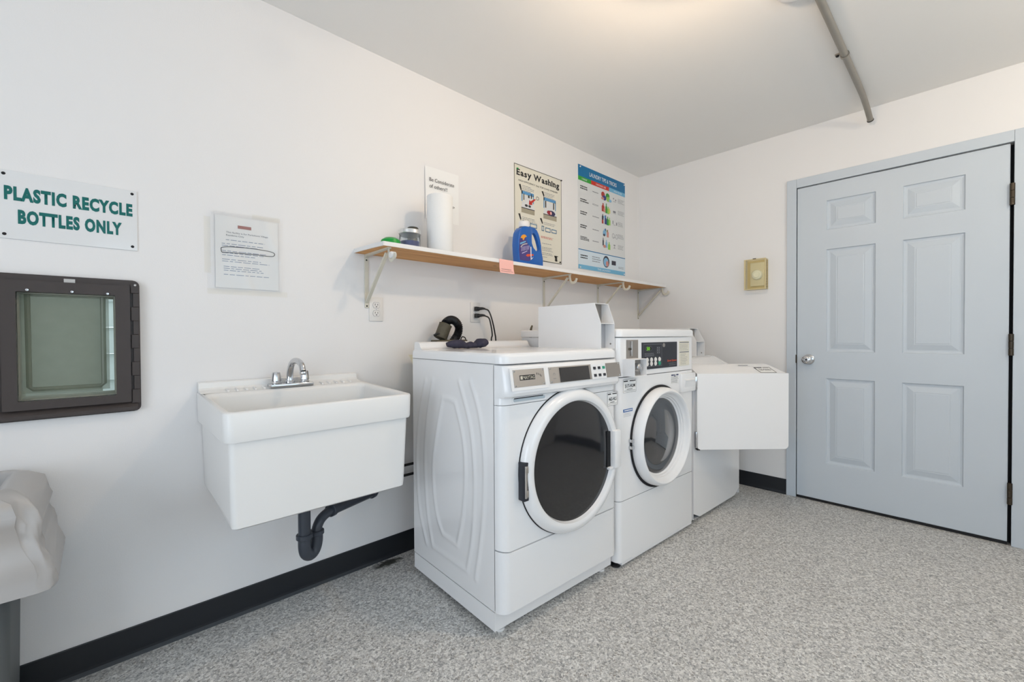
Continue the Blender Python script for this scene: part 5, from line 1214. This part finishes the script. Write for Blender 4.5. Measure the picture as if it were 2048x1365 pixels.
# little pictures of cleaning products: plain coloured bottles
cols = {'red': (176, 56, 44), 'green': (52, 150, 60), 'navy': (50, 60, 130), 'lime': (150, 200, 90), 'sky': (130, 180, 215), 'dark': (44, 44, 60), 'pinkish': (206, 140, 130), 'lemon': (214, 206, 110)}
pics = {k: newbm() for k in cols}
def bottle_pts(cx, cz, rx, rz): return [(cx+a*rx, cz+b*rz) for a, b in ((-1, -1), (1, -1), (1, 0.25), (0.4, 0.55), (0.4, 1), (-0.4, 1), (-0.4, 0.55), (-1, 0.25))]
def blob(k, f, z, rx, rz):
    if z > 0.3 and rz > 0.015: poly(bottle_pts(fx(f), fz(z), rx*0.9, rz), yp-0.0004-0.00005*(hash_[k]), pics[k]); return
    disc(fx(f), fz(z), rx, rz, yp-0.0004-0.00005*(hash_[k]), pics[k], 14)
hash_ = {k: i for i, k in enumerate(cols)}
for k, f, z, rx, rz in (('red', 0.50, 0.205, 0.024, 0.022), ('navy', 0.53, 0.235, 0.024, 0.02), ('green', 0.60, 0.205, 0.026, 0.022), ('lime', 0.61, 0.235, 0.024, 0.02), ('pinkish', 0.49, 0.245, 0.02, 0.01), ('sky', 0.655, 0.245, 0.02, 0.012),
                        ('red', 0.50, 0.335, 0.02, 0.032), ('pinkish', 0.53, 0.355, 0.014, 0.02), ('green', 0.57, 0.335, 0.014, 0.038), ('lime', 0.61, 0.35, 0.016, 0.028), ('lemon', 0.64, 0.35, 0.012, 0.02),
                        ('dark', 0.49, 0.435, 0.012, 0.022), ('red', 0.49, 0.475, 0.012, 0.02), ('navy', 0.555, 0.455, 0.016, 0.035), ('green', 0.60, 0.46, 0.016, 0.034), ('lime', 0.64, 0.46, 0.014, 0.03), ('sky', 0.53, 0.43, 0.012, 0.012),
                        ('sky', 0.53, 0.585, 0.024, 0.024), ('navy', 0.55, 0.56, 0.008, 0.012), ('pinkish', 0.60, 0.59, 0.014, 0.03), ('dark', 0.52, 0.615, 0.012, 0.01), ('green', 0.585, 0.57, 0.006, 0.012),
                        ('dark', 0.50, 0.685, 0.009, 0.03), ('sky', 0.57, 0.70, 0.014, 0.03), ('lime', 0.63, 0.715, 0.018, 0.03), ('pinkish', 0.53, 0.73, 0.02, 0.012)):
    blob(k, f, z, rx, rz)
disc(fx(0.565), fz(0.885), 0.042, 0.045, yp-0.0004, pics['dark'], 28); disc(fx(0.56), fz(0.89), 0.032, 0.034, yp-0.0008, pics['sky'], 24); disc(fx(0.585), fz(0.905), 0.018, 0.022, yp-0.0012, pics['pinkish'], 20)
quads([(fx(0.685), fx(0.78), fz(0.907), fz(0.862))], yp-0.0006, pics['dark'])
for k in cols: link('product_pictures', pics[k], mat('picture_'+k, cols[k], 0.4, srgb=True), p, smooth=False)
for (x, z) in ((fx(0.035), fz(0.02)), (fx(0.975), fz(0.02)), (fx(0.97), fz(0.985)), (fx(0.03), fz(0.985))):
    link('push_pin', lathe(newbm(), [(0, -0.011), (0.005, -0.010), (0.006, -0.006), (0.004, -0.004)], 1, (x, 0, z), 12), M_WHITEINK, p)

# ------------------------------------------------------------------ thermostat on the back wall
t_ = thing('thermostat', 'tan wall thermostat with round dial under a clear lock guard', 'thermostat', (0, -0.927, 1.40))
link('back_plate', B(-0.006, 0, -0.992, -0.862, 1.402, 1.607, bevel=0.002), M_TAN, t_)
link('body', B(-0.022, -0.006, -0.975, -0.885, 1.425, 1.59, bevel=0.004), M_BEIGE, t_)
link('dial', lathe(newbm(), [(0, -0.024), (0.020, -0.024), (0.022, -0.021), (0.030, -0.018), (0.034, -0.012), (0.034, 0.0)], 0, (-0.022, -0.932, 1.503), 36), mat('dial_white', (240, 242, 230), 0.35, srgb=True), t_)
bm = newbm(); gx = -0.058
for a in ((-0.0, gx, -0.994, -0.991), (-0.0, gx, -0.863, -0.860)): box(bm, min(a[0], a[1]), max(a[0], a[1]), a[2], a[3], 1.400, 1.609)
for z in (1.400, 1.606): box(bm, gx, 0, -0.994, -0.860, z, z+0.003)
box(bm, gx-0.002, gx, -0.994, -0.860, 1.400, 1.609); link('clear_guard', bm, M_GUARD, t_, smooth=False)
bm = newbm()
for a in ((-0.996, -0.988, 1.398, 1.611), (-0.866, -0.858, 1.398, 1.611), (-0.988, -0.866, 1.398, 1.405), (-0.988, -0.866, 1.604, 1.611)): box(bm, gx-0.003, gx+0.003, a[0], a[1], a[2], a[3], bevel=0.0012)
link('guard_edge', bm, M_TAN, t_, smooth=False)
bm = newbm()
for i in range(3):
    for k in range(17):
        xx = -0.012-i*0.016; zz = 1.415+k*0.0112; lathe(bm, [(0, -0.0005), (0.0034, -0.0005), (0.0034, 0.0)], 1, (xx, -0.9945, zz), 8)
link('vent_hole', bm, mat('vent_brown', (128, 108, 72), 0.6, srgb=True), t_, smooth=False)
link('lock_tab', B(gx-0.006, gx, -0.935, -0.915, 1.609, 1.614), M_BRONZE, t_, smooth=False)

# ------------------------------------------------------------------ conduit and round box on the ceiling
c_ = thing('ceiling_conduit', 'grey metal conduit pipe strapped to the ceiling and bent down above the door', 'conduit', (-0.7, -1.54, 2.40))
link('pipe', T_(spline([(-1.36, -1.538, 2.421), (-1.0, -1.538, 2.421), (-0.6, -1.538, 2.421), (-0.3, -1.538, 2.419), (-0.19, -1.538, 2.409), (-0.12, -1.541, 2.385), (-0.055, -1.546, 2.345)], 10), 0.0145, 16), M_CONDUIT, c_)
link('pipe_mouth', T_([(-0.0567, -1.5459, 2.346), (-0.053, -1.5462, 2.3437)], 0.0165, 16), M_DARK, c_)
bm = newbm(); lathe(bm, [(0.0155, -0.007), (0.0185, -0.007), (0.0185, 0.007), (0.0155, 0.007)], 0, (-0.76, -1.538, 2.421), 24, closed=True)
box(bm, -0.767, -0.753, -1.522, -1.500, 2.431, 2.4375); st_ = link('pipe_strap', bm, M_CONDUIT, c_)
link('strap_screw', lathe(newbm(), [(0, 2.424), (0.006, 2.4245), (0.007, 2.431)], 2, (-0.76, -1.509, 0), 12), M_DARK, st_)
jb = thing('ceiling_box', 'white round fitting on the ceiling where the conduit ends', 'ceiling fitting', (-1.385, -1.49, 2.41))
link('cover', lathe(newbm(), [(0, 2.412), (0.05, 2.412), (0.066, 2.417), (0.074, 2.427), (0.075, 2.438), (0, 2.438)], 2, (-1.385, -1.49, 0), 48), M_PLASTIC, jb)
link('cover_screw', lathe(newbm(), [(0, 2.4095), (0.004, 2.41), (0.005, 2.4125)], 2, (-1.36, -1.47, 0), 12), M_CHROME, jb)
# the lamp that lights the room, just above the frame, and an added fill lamp
def ceiling_lamp(c, m, label, R_):
    lm = thing('ceiling_lamp', label, 'lamp', (c.x, c.y, c.z-R_))
    link('lamp_shade_pan', lathe(newbm(), [(0, 2.322), (0.135, 2.328), (0.15, 2.334), (0.15, 2.34), (0.07, 2.40), (0.065, 2.438), (0, 2.438)], 2, (c.x, c.y, 0), 32), M_PLASTIC, lm)  # unseen wide pan, shaped to keep bulb light off the near ceiling
    link('bulb', lathe(newbm(), [(0.0, -R_)]+[(R_*math.sin(a), -R_*math.cos(a)) for a in [PI*i/16 for i in range(1, 16)]]+[(0.0, R_)], 2, c, 32), m, lm)
ceiling_lamp(LAMP, M_LAMP, 'white ceiling lamp with a warm round bulb near the shelf wall', LAMP_R)
ceiling_lamp(LAMP2, M_FILL_LAMP, 'added ceiling fill lamp with a pale round bulb, unseen past the blue door', LAMP_R)

# ------------------------------------------------------------------ bin and bag
b_ = thing('trash_bin', 'tall grey plastic trash bin below the hatch', 'bin', (-3.74, -0.19, 0))
def sq(x0, x1, y0, y1, r, z, bm): return [bm.verts.new((x, y, z)) for x, y in rrect(x0, x1, y0, y1, r, 5)]
bm = newbm(); bx0, bx1, by0, by1 = -3.96, -3.532, -0.29, -0.04
L = [sq(bx0+0.04, bx1-0.012, by0+0.02, by1-0.01, 0.03, 0.0, bm), sq(bx0, bx1, by0, by1, 0.035, 0.66, bm), sq(bx0+0.004, bx1-0.004, by0+0.004, by1-0.004, 0.033, 0.66, bm), sq(bx0+0.045, bx1-0.016, by0+0.024, by1-0.014, 0.03, 0.01, bm)]
for a, b in zip(L, L[1:]): bridge(bm, a, b)
bm.faces.new(L[0][::-1]); bm.faces.new(L[-1])
link('bin_body', bm, M_BIN, b_, angle=40)
bm = newbm(); L = [sq(bx0-0.006, bx1+0.006, by0-0.006, by1+0.006, 0.04, 0.64, bm), sq(bx0-0.01, bx1+0.01, by0-0.01, by1+0.01, 0.042, 0.645, bm), sq(bx0-0.01, bx1+0.01, by0-0.01, by1+0.01, 0.042, 0.665, bm), sq(bx0, bx1, by0, by1, 0.035, 0.668, bm)]
for a, b in zip(L, L[1:]): bridge(bm, a, b)
link('bin_rim', bm, M_BIN, b_)
bm = newbm(); rows = []
nb = 96
def crinkle(p):
    a = 1-abs(noise.noise(Vector((p.x*15, p.y*15, p.z*6)))); b = 1-abs(noise.noise(p*24+Vector((3, 7, 1)))); c = noise.noise(p*48)
    e = noise.noise(Vector((p.x*30, p.y*30, p.z*3.5+2)))
    return max(0, a*a-0.45)*0.026+max(0, b*b-0.5)*0.018+c*0.003+e*0.006
for (f, z, k) in ((0.076, 0.442, 0.3), (0.077, 0.452, 0.45), (0.075, 0.47, 0.6), (0.072, 0.49, 0.7), (0.067, 0.515, 0.8), (0.060, 0.54, 0.9), (0.052, 0.565, 1.0), (0.044, 0.59, 1.1), (0.040, 0.615, 1.1), (0.034, 0.64, 1.2), (0.026, 0.672, 1.2), (0.010, 0.691, 1.1), (-0.010, 0.700, 1.0), (-0.026, 0.695, 0.9), (-0.032, 0.66, 0.7), (-0.036, 0.58, 0.6), (-0.036, 0.45, 0.6)):
    x0, x1 = bx0-f, bx1+f
    y0, y1 = (by0-f*0.5-0.010, min(by1+f*0.3+0.010, -0.012)) if f > 0 else (by0-f*0.9, by1+f*0.9)
    ring = []
    for i, (x, y) in enumerate(rrect(x0, x1, y0, y1, 0.034, 31)):
        nn_ = crinkle(Vector((x, y, z*0.8)))*k
        nn_ = max(nn_, 0.016-f if f < 0.03 else -0.012) if (z < 0.68 and f > 0) else min(nn_, 0.004)
        nn_ = max(nn_, -0.004) if 0 < f < 0.07 else nn_
        dx, dy = (x-(x0+x1)/2), (y-(y0+y1)/2); l_ = math.hypot(dx, dy) or 1
        ring.append(bm.verts.new((x+dx/l_*nn_, min(y+dy/l_*nn_, -0.008), z+noise.noise(Vector((x*7, y*7, z*3+8)))*(0.012*k if z > 0.6 else 0.005))))
    rows.append(ring)
for a, b in zip(rows, rows[1:]): bridge(bm, a, b)
tag(link('trash_bag', bm, M_BAG, loc=(-3.74, -0.19, 0.42), angle=80), 'white plastic bag folded over the rim of the grey bin', 'bag')
